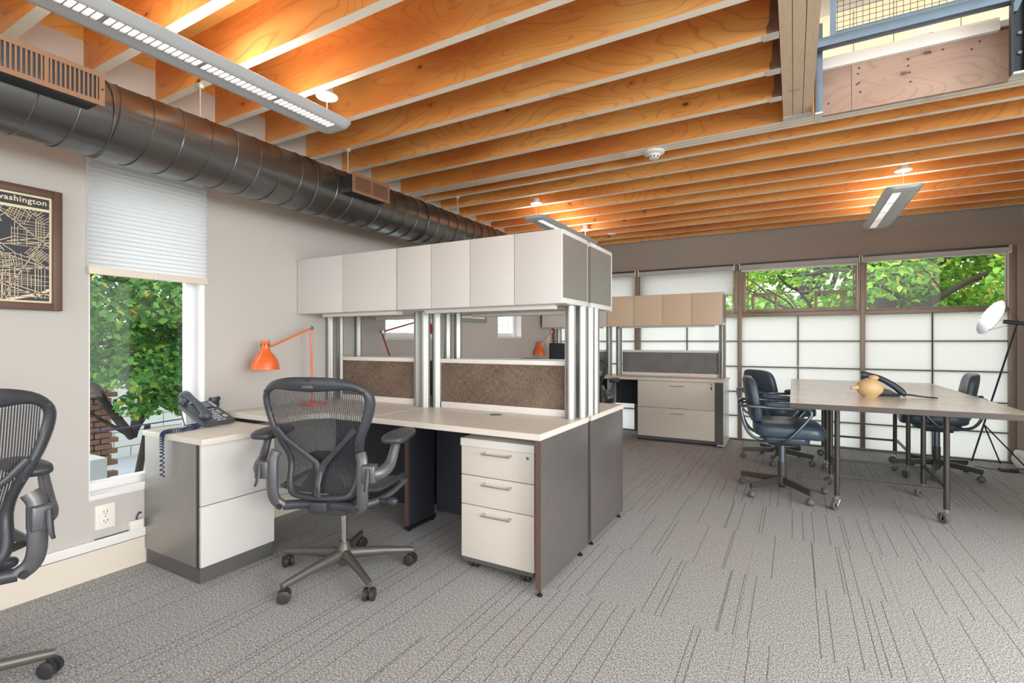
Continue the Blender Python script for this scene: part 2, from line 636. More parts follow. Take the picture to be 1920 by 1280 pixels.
def obj(name, bm, m, parent=None, smooth=35, world=True, fix=False):
    """link a mesh; world=True: vertices are world coordinates, moved into the parent's frame"""
    me = bpy.data.meshes.new(name)
    if fix:
        bmesh.ops.recalc_face_normals(bm, faces=bm.faces)
    bm.to_mesh(me)
    bm.free()
    for mm in (m if isinstance(m, (list, tuple)) else [m]):
        me.materials.append(M(mm))
    if smooth:
        me.shade_smooth()
        me.set_sharp_from_angle(angle=R(smooth))
    o = bpy.data.objects.new(name, me)
    C.objects.link(o)
    if parent is not None:
        if world:
            L = Vector((0, 0, 0))
            p = parent
            while p is not None:
                L += p.location
                p = p.parent
            me.transform(Matrix.Translation(-L))
        o.parent = parent
    return o


def thing(name, label, cat, loc=(0, 0, 0), rz=0.0, group=None):
    o = bpy.data.objects.new(name, None)
    C.objects.link(o)
    o.empty_display_size = 0.05
    o.location = loc
    o.rotation_euler = (0, 0, rz)
    o['label'] = label
    o['category'] = cat
    if group:
        o['group'] = group
    return o


def tag(o, label, cat, group=None):
    o['label'] = label
    o['category'] = cat
    if group:
        o['group'] = group
    return o


def struct(name, bm=None, m=None, label=None, loc=(0, 0, 0), **k):
    if bm is None:
        o = bpy.data.objects.new(name, None)
        C.objects.link(o)
        o.location = loc
    else:
        o = obj(name, bm, m, **k)
    o['kind'] = 'structure'
    if label:
        o['label'] = label
    return o


def dup(root, loc, rz, label, group=None, scale=None):
    def cp(o, par):
        c = o.copy()
        C.objects.link(c)
        c.parent = par
        for ch in o.children:
            cp(ch, c)
        return c
    r = cp(root, None)
    r.location = loc
    r.rotation_euler = (0, 0, rz)
    r['label'] = label
    if group:
        r['group'] = group
    return r


# ------------------------------------------------------------------ key planes (metres)
XL, XR, YF = -2.965, 1.88, 6.44       # left wall, right wall, far wall
ZB, ZD = 2.43, 2.67                   # beam undersides, deck
YN = -3.2                             # where the near end of the room is left open
D = 0.735                             # desk height

# ================================================================== FLOOR
fl = struct('floor', None, label='grey loop carpet tiles with thin dark stripes', loc=(0, 0, 0))
obj('floor_slab', B(XL - 0.3, XR + 0.3, YN, YF + 0.15, -0.25, -0.006), 'dark_grey', fl)
T = 0.605
tile_me = None
rnd = random.Random(4)
x = -0.2 - 5 * T
while x < XR:
    y = 3.342 - 9 * T
    while y < YF:
        x0, x1 = max(x, XL + 0.0), min(x + T, XR)
        y0, y1 = y, min(y + T, YF)
        full = abs(x1 - x0 - T) < 1e-4 and abs(y1 - y0 - T) < 1e-4
        if full and tile_me:
            o = bpy.data.objects.new('carpet_tile', tile_me)
            C.objects.link(o)
            o.parent = fl
        else:
            o = obj('carpet_tile', B(0.0004, x1 - x0 - 0.0004, 0.0004, y1 - y0 - 0.0004, -0.006, 0, bev=0.0006), 'carpet_loop', fl, smooth=0)
            if full:
                tile_me = o.data
        o.location = (x0, y0, rnd.uniform(-0.0006, 0.0))
        y += T
    x += T

# ================================================================== LEFT WALL
wl = struct('wall_left', None, label='beige painted wall with the tall white window')
bm = bmesh.new()
WT = 0.19


def wall_with_holes(bm, holes, ya, yb, za, zb, xa, xb):
    ys = sorted({ya, yb, *[h[0] for h in holes], *[h[1] for h in holes]})
    for a, b in zip(ys, ys[1:]):
        hs = sorted([(h[2], h[3]) for h in holes if h[0] <= a + 1e-6 and h[1] >= b - 1e-6])
        z = za
        for h0, h1 in hs:
            if h0 > z:
                box(bm, xa, xb, a, b, z, h0)
            z = h1
        if z < zb:
            box(bm, xa, xb, a, b, z, zb)


HOLES = [(1.10, 1.645, 0.40, 2.0), (3.11, 3.80, 1.19, 1.80), (4.93, 5.50, 1.215, 1.80)]
wall_with_holes(bm, HOLES, YN, YF + 0.1, 0, 2.59, XL - WT, XL)
obj('plaster', bm, 'wall_paint', wl, smooth=0)
obj('top_plate', B(XL - 0.16, XL + 0.0, YN, YF, 2.59, ZD), 'deck_plywood', wl, smooth=0)
# pale wall upper strip between the joists, above the duct
for n, (ya, yb, z0, z1) in enumerate(HOLES):
    wn = struct('window_%d' % (n + 1), None, label=('tall window on left wall under pleated blind', 'small window on left wall behind the orange lamp', 'narrow window on left wall farthest from camera')[n])
    xg = XL - 0.125
    f = 0.032
    b2 = bmesh.new()
    box(b2, xg - 0.03, xg + 0.03, ya, ya + f * .7, z0, z1, 0.003)
    box(b2, xg - 0.03, xg + 0.03, yb - f * 1.3, yb, z0, z1, 0.003)
    box(b2, xg - 0.03, xg + 0.03, ya + f * .7, yb - f * 1.3, z0, z0 + f * 1.3, 0.003)
    box(b2, xg - 0.03, xg + 0.03, ya + f * .7, yb - f * 1.3, z1 - f, z1, 0.003)
    box(b2, xg + 0.03, xg + 0.045, yb - f * 1.9, yb - f * 1.3 + 0.012, z0, z1, 0.002)
    obj('window_frame', b2, 'window_white', wn)
    obj('window_glass', B(xg - 0.004, xg + 0.004, ya + f * .7, yb - f * 1.3, z0 + f * 1.3, z1 - f), 'window_glass', wn, smooth=0)
    b3 = bmesh.new()
    box(b3, xg + 0.03, XL + 0.004, ya, yb, z0 - 0.02, z0 + 0.002, 0.003)
    obj('window_sill', b3, 'white_trim', wn)
    b4 = bmesh.new()
    box(b4, xg + 0.03, XL + 0.002, yb - 0.004, yb, z0, z1)
    box(b4, xg + 0.03, XL + 0.002, ya, ya + 0.004, z0, z1)
    obj('reveal', b4, 'window_white', wn, smooth=0)

bl = struct('baseboard_left', None, label='tall cream baseboard under a white cable ledge')
obj('skirting', B(XL, XL + 0.006, YN, YF, 0, 0.136), 'cream_base', bl, smooth=0)
obj('cap_ledge', B(XL, XL + 0.014, YN, YF, 0.141, 0.186, 0.003), 'white_trim', bl)
obj('painted_groove_shadow', B(XL, XL + 0.003, YN, YF, 0.136, 0.141), 'slot_dark', bl, smooth=0)  # dark strip painting the shadow line in the groove below the cap

# ================================================================== FAR WALL
wf = struct('wall_far', None, label='beige wall band above the window front, darkened in colour as backlit')
obj('plaster', B(XL - 0.1, XR + 0.1, YF, YF + 0.14, 2.055, ZD), 'backlit_wall_paint', wf, smooth=0)
struct('trim_3', B(XL, XR, YF, YF + 0.1, -0.01, 0.012), 'dark_bar', label='dark sill strip where carpet meets the panels', smooth=0)
wr = struct('wall_right', None, label='plain grey beige wall at the right edge')
obj('plaster', B(XR, XR + 0.12, 3.5, YF + 0.14, 0, ZD), 'wall_paint', wr, smooth=0)
obj('corner_post', B(1.83, XR, YF - 0.03, YF + 0.08, 0, 2.06), 'backlit_wall_paint', wr, smooth=0)

MUL = [(-2.965, -2.925), (-1.797, -1.722), (-0.573, -0.528), (0.619, 0.661), (1.778, 1.83)]
tr = struct('trim_1', None, label='taupe metal mullions and transom of window front')
for a, b in MUL:
    obj('mullion', B(a, b, YF - 0.015, YF + 0.075, 0, 2.06, 0.003), 'taupe_frame', tr)
for (a, b), (c, d) in zip(MUL, MUL[1:]):
    obj('transom', B(b, c, YF - 0.01, YF + 0.07, 1.444, 1.488, 0.003), 'taupe_frame', tr)
    obj('head_rail', B(b, c, YF - 0.005, YF + 0.07, 2.02, 2.06, 0.003), 'taupe_frame', tr)

HZ = [0.012, 0.282, 0.566, 0.863, 1.160, 1.444]
pn = struct('window_4', None, label='lit white translucent panels in a dark grid below the far windows')
for (a, b), (c, d) in zip(MUL, MUL[1:]):
    mid = (b + c) / 2
    for (xa, xb) in ((b, mid - 0.005), (mid + 0.005, c)):
        for za, zb in zip(HZ, HZ[1:]):
            obj('pane', B(xa + .001, xb - .001, YF + 0.022, YF + 0.028, za + 0.005, zb - 0.005), 'frosted_panel', pn, smooth=0)
    obj('grid_bar', B(mid - 0.005, mid + 0.005, YF + 0.008, YF + 0.04, 0.012, 1.444), 'dark_bar', pn, smooth=0)
    for z in HZ[1:-1]:
        obj('grid_bar', B(b, c, YF + 0.010, YF + 0.038, z - 0.005, z + 0.005), 'dark_bar', pn, smooth=0)


def ring_frame(bm, x0, x1, y0, y1, z0, z1, t, bev=0.002):
    box(bm, x0, x0 + t, y0, y1, z0, z1, bev)
    box(bm, x1 - t, x1, y0, y1, z0, z1, bev)
    box(bm, x0 + t, x1 - t, y0, y1, z0, z0 + t, bev)
    box(bm, x0 + t, x1 - t, y0, y1, z1 - t, z1, bev)


for n, ((a, b), (c, d)) in enumerate(zip(MUL, MUL[1:])):
    wn = struct('window_%d' % (5 + n), None, label=('upper far window in left corner behind lowered shade', 'upper far window half covered by white shade', 'upper far window with small sliding panes', 'upper far window beside right wall full of leaves')[n])
    if n in (1, 2):
        f1 = bmesh.new()
        ring_frame(f1, b + 0.006, c - 0.006, YF - 0.005, YF + 0.045, 1.490, 2.02, 0.036)
        ring_frame(f1, b + 0.055, c - 0.05, YF + 0.03, YF + 0.06, 1.515, 2.0, 0.012)
        obj('window_frame', f1, 'taupe_frame', wn)
        obj('cross_bar', B(b + 0.042, c - 0.042, YF + 0.0, YF + 0.018, 1.702, 1.714), 'taupe_frame', wn)
        for s in (0, 1):
            x0 = b + 0.105 if s == 0 else c - 0.135 - 0.28
            x1 = x0 + (0.262 if s == 0 else 0.28)
            f2 = bmesh.new()
            ring_frame(f2, x0, x1, YF - 0.012, YF + 0.012, 1.502, 1.703, 0.028)
            f2o = obj('small_sash', f2, 'taupe_frame', wn)
            hx = x1 + 0.008 if s == 0 else x0 - 0.03
            obj('latch', B(hx, hx + 0.024, YF - 0.016, YF + 0.004, 1.598, 1.612, 0.004), 'taupe_frame', f2o)
            bb = bmesh.new()
            tube(bb, [(x0 + 0.13, YF + 0.03, 1.53), (x0 + 0.16, YF + 0.05, 1.60)], 0.004, 6)
            obj('stay', bb, 'dark_bar', f2o)
        gx0, gx1 = b + 0.042, c - 0.042
    else:
        f1 = bmesh.new()
        ring_frame(f1, b + 0.001, c - 0.001, YF + 0.0, YF + 0.045, 1.488, 2.02, 0.016 if n == 3 else 0.03)
        obj('window_frame', f1, 'taupe_frame', wn)
        gx0, gx1 = b + 0.016, c - 0.016
    obj('window_glass', B(gx0, gx1, YF + 0.05, YF + 0.056, 1.50, 2.02), 'window_glass', wn, smooth=0)

# roller shades: cassette roll + cloth where lowered
ROLL = [(-2.92, -1.765, 1.60, 'left corner roller shade lowered in front of far window'),
        (-1.735, -0.60, 1.712, 'white roller shade lowered over the middle far window'),
        (-0.55, 0.609, 1.965, 'roller shade rolled up above the sliding sash window'),
        (0.623, 1.775, 1.985, 'roller shade rolled up at the far right window')]
for a, b, zl, lab in ROLL:
    t = thing('roller_shade', lab, 'blind', (a, 6.37, 2.03), group='roller shades on the far windows')
    bb = bmesh.new()
    cyl(bb, (a + 0.012, 6.38, 2.018), (b - 0.012, 6.38, 2.018), 0.026, 16)
    obj('roll', bb, 'shade_cloth', t)
    for xx in (a, b - 0.008):
        obj('bracket', B(xx, xx + 0.008, 6.345, 6.425, 1.985, 2.06, 0.002), 'white_trim', t)
    obj('head_channel', B(a, b, 6.395, 6.44, 2.052, 2.066), 'box_dark', t, smooth=0)
    if zl < 1.9:
        obj('cloth', B(a + 0.02, b - 0.02, 6.402, 6.404, zl + 0.012, 2.02), 'shade_cloth', t, smooth=0)
    else:
        obj('cloth', B(a + 0.02, b - 0.02, 6.402, 6.404, zl + 0.012, 2.02), 'shade_cloth', t, smooth=0)
    obj('hem_bar', B(a + 0.02, b - 0.02, 6.398, 6.408, zl, zl + 0.014, 0.003), 'white_trim', t)
    bb = bmesh.new()
    for q in (-0.012, 0.012):
        tube(bb, crom([(b - 0.02, 6.37 + q, 2.0), (b - 0.022, 6.36 + q, 1.75), (b - 0.02, 6.365 + q * .6, 1.50), (b - 0.02, 6.365, 1.485)], 10), 0.0025, 6)
    obj('bead_chain', bb, 'white_trim', t)

# ================================================================== CEILING
ce = struct('ceiling', None, label='exposed laminated wood joists under a plywood deck')
# deck boards run across the joists
xs = [XL, -1.75, -0.53, 0.0]
for a, b in zip(xs, xs[1:]):
    y = YN
    k = 0
    while y < 3.42:
        y2 = min(y + 0.61, 3.42)
        obj('deck_panel', B(a + .001, b - .001, y + .001, y2 - .001, ZD, ZD + 0.018), 'deck_plywood', ce, smooth=0)
        y = y2
xs = [XL, -1.75, -0.53, 0.69, XR]
for a, b in zip(xs, xs[1:]):
    y = 3.42
    while y < YF:
        y2 = min(y + 0.61, YF + 0.1)
        obj('deck_panel', B(a + .001, b - .001, y + .001, y2 - .001, ZD, ZD + 0.018), 'deck_plywood', ce, smooth=0)
        y = y2


def joist(x0, x1, y, t=0.043, name='ceiling_beam'):
    bm = bmesh.new()
    box(bm, x0, x1, -t / 2, t / 2, 0, ZD - ZB)
    for f in bm.faces:
        f.material_index = 1 if f.normal.z < -0.5 else 0
    bm.normal_update()
    for f in bm.faces:
        f.material_index = 1 if f.normal.z < -0.5 else 0
    o = obj(name, bm, ['beam_veneer', 'beam_edge'], ce, smooth=0)
    o.location = (0, y + t / 2, ZB)
    return o


NEAR = [-2.9 + 0.3055 * k for k in range(0, 20)]
NEARY = [2.955, 2.65, 2.335, 2.025, 1.705, 1.39, 1.08, 0.77, 0.46, 0.15, -0.155, -0.46, -0.77, -1.08, -1.7, -2.3, -3.0]
for y in NEARY:
    joist(XL, -0.055, y)
for k in range(3):
    joist(XL, XR, 3.30 + 0.043 * k, 0.0385)
for y in (3.57, 3.865, 4.18, 4.485, 4.79, 5.095, 5.40, 5.71, 6.03, 6.33):
    joist(XL, XR, y)
# three-board header along the opening
for k in range(3):
    bm = bmesh.new()
    x0 = -0.05 + 0.048 * k
    box(bm, x0, x0 + 0.0455, YN, 3.297, ZB, ZD + 0.02)
    bm.normal_update()
    for f in bm.faces:
        f.material_index = 1 if f.normal.z < -0.5 else 0
    obj('header_board', bm, ['beam_veneer', 'header_edge'], ce, smooth=0)
# joist hangers at the header
for y in NEARY[:9]:
    b5 = bmesh.new()
    prism(b5, [(-0.052, ZB - .001), (-0.095, ZB - .001), (-0.099, ZB + .03), (-0.088, ZB + .05), (-0.086, ZB + .13), (-0.078, ZB + .15), (-0.075, ZB + .2), (-0.052, ZB + .2)], y - 0.0022, y - 0.0002, 'xz')
    prism(b5, [(-0.052, ZB - .001), (-0.095, ZB - .001), (-0.099, ZB + .03), (-0.088, ZB + .05), (-0.086, ZB + .13), (-0.078, ZB + .15), (-0.075, ZB + .2), (-0.052, ZB + .2)], y + 0.0432, y + 0.0452, 'xz')
    h = obj('joist_hanger', b5, 'joist_dark', ce, smooth=0)
    obj('strap', B(-0.112, -0.052, y - 0.003, y + 0.046, ZB - 0.0035, ZB - 0.0005), 'hanger_steel', h, smooth=0)
obj('header_plate', B(-0.052, 0.096, 3.235, 3.298, ZB - 0.004, ZB - 0.0005), 'hanger_steel', ce, smooth=0)

# ================================================================== LOFT OPENING
uf = struct('trim_2', None, label='weathered plywood fascia and white curb of loft opening')
for a, b in ((0.142, 0.275), (0.277, 0.905)):
    obj('fascia_board', B(a, b, 3.275, 3.298, ZB - 0.02, 2.66), 'weathered_ply', uf, smooth=0)
bb = bmesh.new()
for (xx, zz) in ((.17, 2.47), (.31, 2.63), (.305, 2.6), (.31, 2.55), (.315, 2.50), (.30, 2.545), (.52, 2.62), (.52, 2.585), (.525, 2.55), (.53, 2.50), (.66, 2.63), (.61, 2.63), (.80, 2.63), (.77, 2.6)):
    cyl(bb, (xx, 3.276, zz), (xx, 3.273, zz), 0.005, 8)
obj('nail_heads', bb, 'slot_dark', uf)
bb = bmesh.new()
prism(bb, [(3.25, 2.655), (3.25, 2.70), (3.262, 2.722), (3.29, 2.73), (3.42, 2.73), (3.42, 2.655)], 0.10, 0.868, 'yz')
obj('white_curb', bb, 'white_trim', uf, smooth=50)
obj('loft_floor', B(XL - .2, XR + 0.6, 3.30, 5.9, 2.69, 2.72), 'white_trim', uf, smooth=0)
wu = struct('wall_upper', None, label='cream panelled wall of the loft above')
px = [-1.2, -0.35, 0.495, 0.80, 1.27, 2.2, 3.0]
for a, b in zip(px, px[1:]):
    obj('wall_panel', B(a + .003, b - .003, 5.70, 5.72, 2.72, 4.30), 'upper_panel', wu, smooth=0)
obj('backing', B(-1.4, 3.0, 5.722, 5.76, 2.72, 4.9), 'wall_paint', wu, smooth=0)
obj('upper_beam', B(-1.2, 2.6, 5.2, 5.4, 4.35, 4.5), 'gap_paint', wu, smooth=0)

obj('loft_sky_block', B(-1.4, 3.0, -0.2, 5.9, 4.6, 4.7), 'upper_panel', wu, smooth=0)  # unseen slab added overhead to keep sky light off the loft
rl = thing('loft_railing', 'blue grey steel railing with wire mesh at the loft edge', 'railing', (0.13, 3.12, 2.43))
obj('bottom_rail', B(0.10, 0.868, 3.09, 3.14, 2.702, 2.75, 0.003), 'steel_blue', rl)
obj('rail_lip', B(0.168, 0.868, 3.10, 3.115, 2.7505, 2.772, 0.002), 'steel_blue', rl)
obj('upright', B(0.168, 0.194, 3.095, 3.12, 2.7505, 3.6, 0.002), 'steel_blue', rl)
bb = bmesh.new()
x = 0.2
while x < 0.868:
    cyl(bb, (x, 3.107, 2.76), (x, 3.107, 3.6), 0.0013, 5)
    x += 0.0275
z = 2.79
while z < 3.6:
    cyl(bb, (0.19, 3.11, z), (0.868, 3.11, z), 0.0013, 5)
    z += 0.0275
o = obj('wire_mesh', bb, 'black_steel', rl)
o['kind'] = 'stuff'
bb = B(0.102, 0.137, 3.15, 3.156, 2.385, 2.86, 0.002)
box(bb, 0.102, 0.108, 3.156, 3.27, 2.385, 2.86, 0.002)
obj('angle_post', bb, 'steel_blue', rl)
obj('foot_plate', B(0.102, 0.137, 3.148, 3.272, 2.376, 2.385), 'hanger_steel', rl)

sp_ = thing('steel_stair_post', 'black steel stair post bolted at right end of loft opening', 'post', (0.9, 3.16, 2.37))
bb = B(0.868, 0.878, 3.115, 3.142, 2.375, 3.6, 0.002)
box(bb, 0.878, 0.922, 3.13, 3.142, 2.375, 3.6, 0.002)
box(bb, 0.914, 0.924, 3.10, 3.14, 2.375, 3.6, 0.002)
obj('channel', bb, 'black_steel', sp_)
for z in (2.47, 2.56):
    bb = bmesh.new()
    cyl(bb, (0.9, 3.13, z), (0.9, 3.119, z), 0.0085, 6)
    obj('bolt', bb, 'steel_blue', sp_)
obj('gusset', prism(bmesh.new(), [(0.878, 2.70), (0.914, 2.80), (0.914, 2.72), (0.89, 2.66), (0.878, 2.66)], 3.115, 3.128, 'xz'), 'steel_blue', sp_)
obj('side_plate', B(0.93, 1.3, 3.12, 3.15, 2.36, 3.6), 'black_steel', sp_)
obj('base_lip', B(0.872, 0.922, 3.095, 3.142, 2.366, 2.376), 'hanger_steel', sp_)

# loft chair seen over the curb
lc = thing('loft_chair', 'white shell chair with grey back pad behind the loft curb', 'chair', (0.80, 4.35, 2.72))
bb = bmesh.new()
sellip(bb, (0.74, 4.12, 2.95), (0.145, 0.03, 0.25), 1.0, 0.8, 24, 14, fn=lambda p: (p.x, p.y + 0.9 * p.x * p.x, p.z))
obj('shell', bb, 'carcass', lc)
bb = bmesh.new()
sellip(bb, (0.765, 4.08, 2.93), (0.10, 0.022, 0.19), 1.0, 0.8, 20, 12)
obj('back_pad', bb, 'graphite_light', lc)
bb = bmesh.new()
cyl(bb, (0.78, 4.3, 2.722), (0.78, 4.3, 2.80), 0.02)
sellip(bb, (0.78, 4.3, 2.82), (0.2, 0.2, 0.04), 0.6, 0.9)
obj('seat', bb, 'fixture_white', lc)

# ================================================================== DUCT
DX, DZ, DR = -2.57, 2.094, 0.160
du = thing('air_duct', 'round spiral metal duct running under joists along left wall', 'duct', (DX, 2.0, DZ))
bb = bmesh.new()
lathe(bb, [(DR, -1.6), (DR, 4.27), (DR - 0.01, 4.285), (0, 4.285)], 56, (DX, 0, DZ), (0, 1, 0))
obj('pipe', bb, 'duct_metal', du, smooth=50)
# spiral seam: raised helix
y = -1.5
pts = []
seam = bmesh.new()
pitch = 0.125
n = int((4.25 + 1.5) / pitch * 40)
for i in range(n):
    a = i / 40 * 2 * PI
    pts.append((DX + math.cos(a) * (DR + 0.0005), -1.5 + i / 40 * pitch, DZ + math.sin(a) * (DR + 0.0005)))
tube(seam, pts, 0.0032, 5)
obj('spiral_seam', seam, 'duct_metal', du)
for y in (0.98, 1.98, 3.0, 4.0):
    bb = bmesh.new()
    tube(bb, [(DX + math.cos(a) * (DR + 0.002), y, DZ + math.sin(a) * (DR + 0.002)) for a in [2 * PI * k / 48 for k in range(48)]], 0.0035, 6, closed=True)
    obj('joint_band', bb, 'duct_metal', du)
for y in (0.465, 1.395, 2.34, 3.58):
    bb = bmesh.new()
    cyl(bb, (DX, y + .01, DZ + DR - 0.004), (DX, y + .01, ZB + 0.005), 0.003, 6)
    box(bb, DX - 0.012, DX + 0.012, y, y + 0.022, ZB - 0.02, ZB - 0.001, 0.002)
    obj('hanger_strap', bb, 'hanger_steel', du)


def register(y0, y1, xf, z0, z1, label, name='air_register'):
    t = thing(name, label, 'vent', (xf, y0, z0), group='grilles on the duct')
    bb = bmesh.new()
    box(bb, DX + 0.09, xf - 0.004, y0 + 0.012, y1 - 0.012, z0 + 0.008, z1 - 0.008, 0.002)
    obj('sleeve', bb, 'box_dark', t)
    fr = bmesh.new()
    mid = (y0 + y1) / 2
    m_ = 0.018
    # face plate with two openings
    for (a, b) in ((y0, y0 + m_), (mid - 0.006, mid + 0.006), (y1 - m_, y1)):
        box(fr, xf - 0.004, xf, a, b, z0 + m_, z1 - m_)
    box(fr, xf - 0.004, xf, y0, y1, z0, z0 + m_)
    box(fr, xf - 0.004, xf, y0, y1, z1 - m_, z1)
    obj('face_plate', fr, 'register_tan', t, smooth=0)
    obj('dark_core', B(xf - 0.0345, xf - 0.03, y0 + m_, y1 - m_, z0 + m_, z1 - m_), 'register_dark', t, smooth=0)
    nb = 11
    for (a, b) in ((y0 + m_, mid - 0.006), (mid + 0.006, y1 - m_)):
        for k in range(nb):
            yy = a + (b - a) * (k + 0.5) / nb
            wv = (b - a) / nb * 0.21
            bb = bmesh.new()
            box(bb, xf - 0.012, xf - 0.0008, yy - wv, yy + wv, z0 + m_, z1 - m_)
            obj('vane', bb, 'register_tan', t, smooth=0)
    bb = bmesh.new()
    for k in range(4):
        zz = z0 + m_ + (z1 - z0 - 2 * m_) * (k + 0.5) / 4
        box(bb, xf - 0.022, xf - 0.014, y0 + m_, mid - 0.006, zz - 0.0015, zz + 0.0015)
    obj('damper_rods', bb, 'register_tan', t, smooth=0)
    for yy in (y0 + 0.008, y1 - 0.008):
        bb = bmesh.new()
        cyl(bb, (xf, yy, (z0 + z1) / 2), (xf + 0.002, yy, (z0 + z1) / 2), 0.004, 8)
        obj('screw', bb, 'register_dark', t)
    return t


register(0.56, 0.904, -2.30, 2.052, 2.176, 'large tan grille on duct at the upper left, nearest the camera')
register(2.14, 2.455, -2.30, 2.052, 2.172, 'small grey grille on duct farther along, left of cabinets')

# ================================================================== PENDANT LIGHTS
ZL = 2.29


def pendant(xc, y0, y1, canopies, label, slots=3, so=0.042):
    t = thing('pendant_light', label, 'ceiling light', (xc, (y0 + y1) / 2, ZL), group='long pendant lights under the joists')
    hw, sag, rr = 0.118, 0.026, 0.05
    # stations along Y, half width shrinks at the rounded ends
    st = []
    for k in range(7):
        a = PI / 2 * k / 6
        st.append((y0 + rr * (1 - math.sin(a)), hw - rr * (1 - math.cos(a)) * 0.9))
    st = sorted(st)
    st2 = [(y1 - (y - y0), h) for y, h in st][::-1]
    st = st + st2
    bb = bmesh.new()
    rings = []
    nseg = 16
    for y, h in st:
        ring = []
        for i in range(nseg + 1):
            u = -1 + 2 * i / nseg
            ring.append(bb.verts.new((xc + u * h, y, ZL - sag * (h / hw) * min(1.0, (1 - u * u) * 1.65))))
        for i in range(nseg, -1, -1):
            u = -1 + 2 * i / nseg
            ring.append(bb.verts.new((xc + u * (h - 0.004), y, ZL + 0.006 - (sag - 0.01) * (h / hw) * (1 - u * u) * 0.2)))
        rings.append(ring)
    for A, Q in zip(rings, rings[1:]):
        n = len(A)
        for k in range(n):
            bb.faces.new((A[k], Q[k], Q[(k + 1) % n], A[(k + 1) % n]))
    bb.faces.new(rings[0])
    bb.faces.new(rings[-1][::-1])
    obj('housing', bb, 'fixture_grey', t, smooth=40, fix=True)
    L = (y1 - y0 - 0.16) / slots
    for k in range(slots):
        a = y0 + 0.08 + L * k + 0.006
        b = a + L - 0.012
        sb = obj('glow_strip', B(xc + so - 0.027, xc + so + 0.027, a, b, ZL - sag - 0.0005, ZL - sag + 0.006, 0.001), 'tube_glow', t, smooth=0)
        lv = bmesh.new()
        ny = int((b - a) / 0.024)
        for j in range(ny + 1):
            yy = a + (b - a) * j / ny
            box(lv, xc + so - 0.029, xc + so + 0.029, yy - 0.0022, yy + 0.0022, ZL - sag - 0.0045, ZL - sag - 0.0006)
        box(lv, xc + so - 0.0315, xc + so - 0.029, a, b, ZL - sag - 0.0045, ZL - sag + 0.006)
        box(lv, xc + so + 0.029, xc + so + 0.0315, a, b, ZL - sag - 0.0045, ZL - sag + 0.006)
        obj('louver', lv, 'louver', sb, smooth=0)
    obj('uplight_strip', B(xc - 0.03, xc + 0.03, y0 + 0.08, y1 - 0.08, ZL + 0.007, ZL + 0.012), 'up_glow', t, smooth=0)
    for cy in canopies:
        bb = bmesh.new()
        lathe(bb, [(0, 0), (0.052, 0), (0.055, 0.004), (0.055, 0.008), (0.03, 0.010), (0.03, 0.05), (0, 0.05)], 28, (xc, cy, ZB - 0.012))
        cn = obj('canopy', bb, 'fixture_white', t)
        bb = bmesh.new()
        cyl(bb, (xc, cy, ZL + 0.004), (xc, cy, ZB - 0.01), 0.0018, 6)
        cyl(bb, (xc, cy, ZB - 0.035), (xc, cy, ZB - 0.012), 0.004, 8)
        obj('cable', bb, 'fixture_white', cn)
    return t


pendant(-2.11, 0.40, 1.87, (0.52, 1.79), 'long grey pendant light at the upper left, nearest the camera', 4)
pendant(-2.06, 4.02, 5.50, (4.11, 5.355), 'pendant light half hidden behind the tall white cabinets', 4)
pendant(0.71, 4.57, 6.05, (4.652, 5.95), 'pendant light at the right over the meeting table', 4, -0.036)

sd = thing('smoke_detector', 'white round smoke detector under the triple joist', 'smoke detector', (-0.818, 3.40, ZB))
bb = bmesh.new()
lathe(bb, [(0, 0), (0.068, 0), (0.07, -0.006), (0.066, -0.014), (0.05, -0.02), (0.045, -0.022)], 32, (-0.818, 3.40, ZB))
obj('base_plate', bb, 'fixture_white', sd, fix=True)
bb = bmesh.new()
lathe(bb, [(0.046, -0.018), (0.04, -0.036), (0.032, -0.046), (0.02, -0.049), (0, -0.05)], 32, (-0.818, 3.40, ZB))
obj('sensor_head', bb, 'fixture_white', sd, fix=True)
bb = bmesh.new()
for k in range(10):
    a = 2 * PI * k / 10
    box(bb, -0.818 + math.cos(a) * 0.037 - .004, -0.818 + math.cos(a) * 0.037 + .004, 3.40 + math.sin(a) * 0.037 - .004, 3.40 + math.sin(a) * .037 + .004, ZB - 0.043, ZB - 0.036)
obj('vent_slots', bb, 'slot_dark', sd, smooth=0)
sc_ = obj('ceiling_disc', lathe(bmesh.new(), [(0, 0), (0.05, 0), (0.045, -0.012), (0, -0.014)], 24, (-1.875, 5.73, ZB)), 'fixture_white', fix=True)
tag(sc_, 'small pale disc on a joist near the far wall', 'sprinkler cover')

# ================================================================== WALL ITEMS, LEFT
pb = thing('pleated_blind', 'white pleated blind half lowered over the tall left window', 'blind', (XL + 0.03, 1.37, 2.06))
bb = bmesh.new()
y0, y1 = 1.088, 1.645
zt, zb_ = 2.035, 1.515
npl = 24
prof = []
for k in range(npl * 2 + 1):
    prof.append((XL + (0.028 if k % 2 else 0.016), zb_ + (zt - zb_) * k / (npl * 2)))
va = [bb.verts.new((x, y0, z)) for x, z in prof]
vb = [bb.verts.new((x, y1, z)) for x, z in prof]
va2 = [bb.verts.new((XL + 0.008, y0, z)) for x, z in prof]
vb2 = [bb.verts.new((XL + 0.008, y1, z)) for x, z in prof]
for k in range(len(prof) - 1):
    bb.faces.new((va[k], vb[k], vb[k + 1], va[k + 1]))
    bb.faces.new((va2[k], va[k], va[k + 1], va2[k + 1]))
    bb.faces.new((vb[k], vb2[k], vb2[k + 1], vb[k + 1]))
obj('pleats', bb, 'pleat_cloth', pb, smooth=0)
obj('head_rail', B(XL + 0.002, XL + 0.036, y0, y1, 2.036, 2.064, 0.004), 'white_trim', pb)
bb = B(XL + 0.006, XL + 0.036, y0, y1, 1.478, 1.514, 0.003)
obj('bottom_rail', bb, 'cream_base', pb)
bb = bmesh.new()
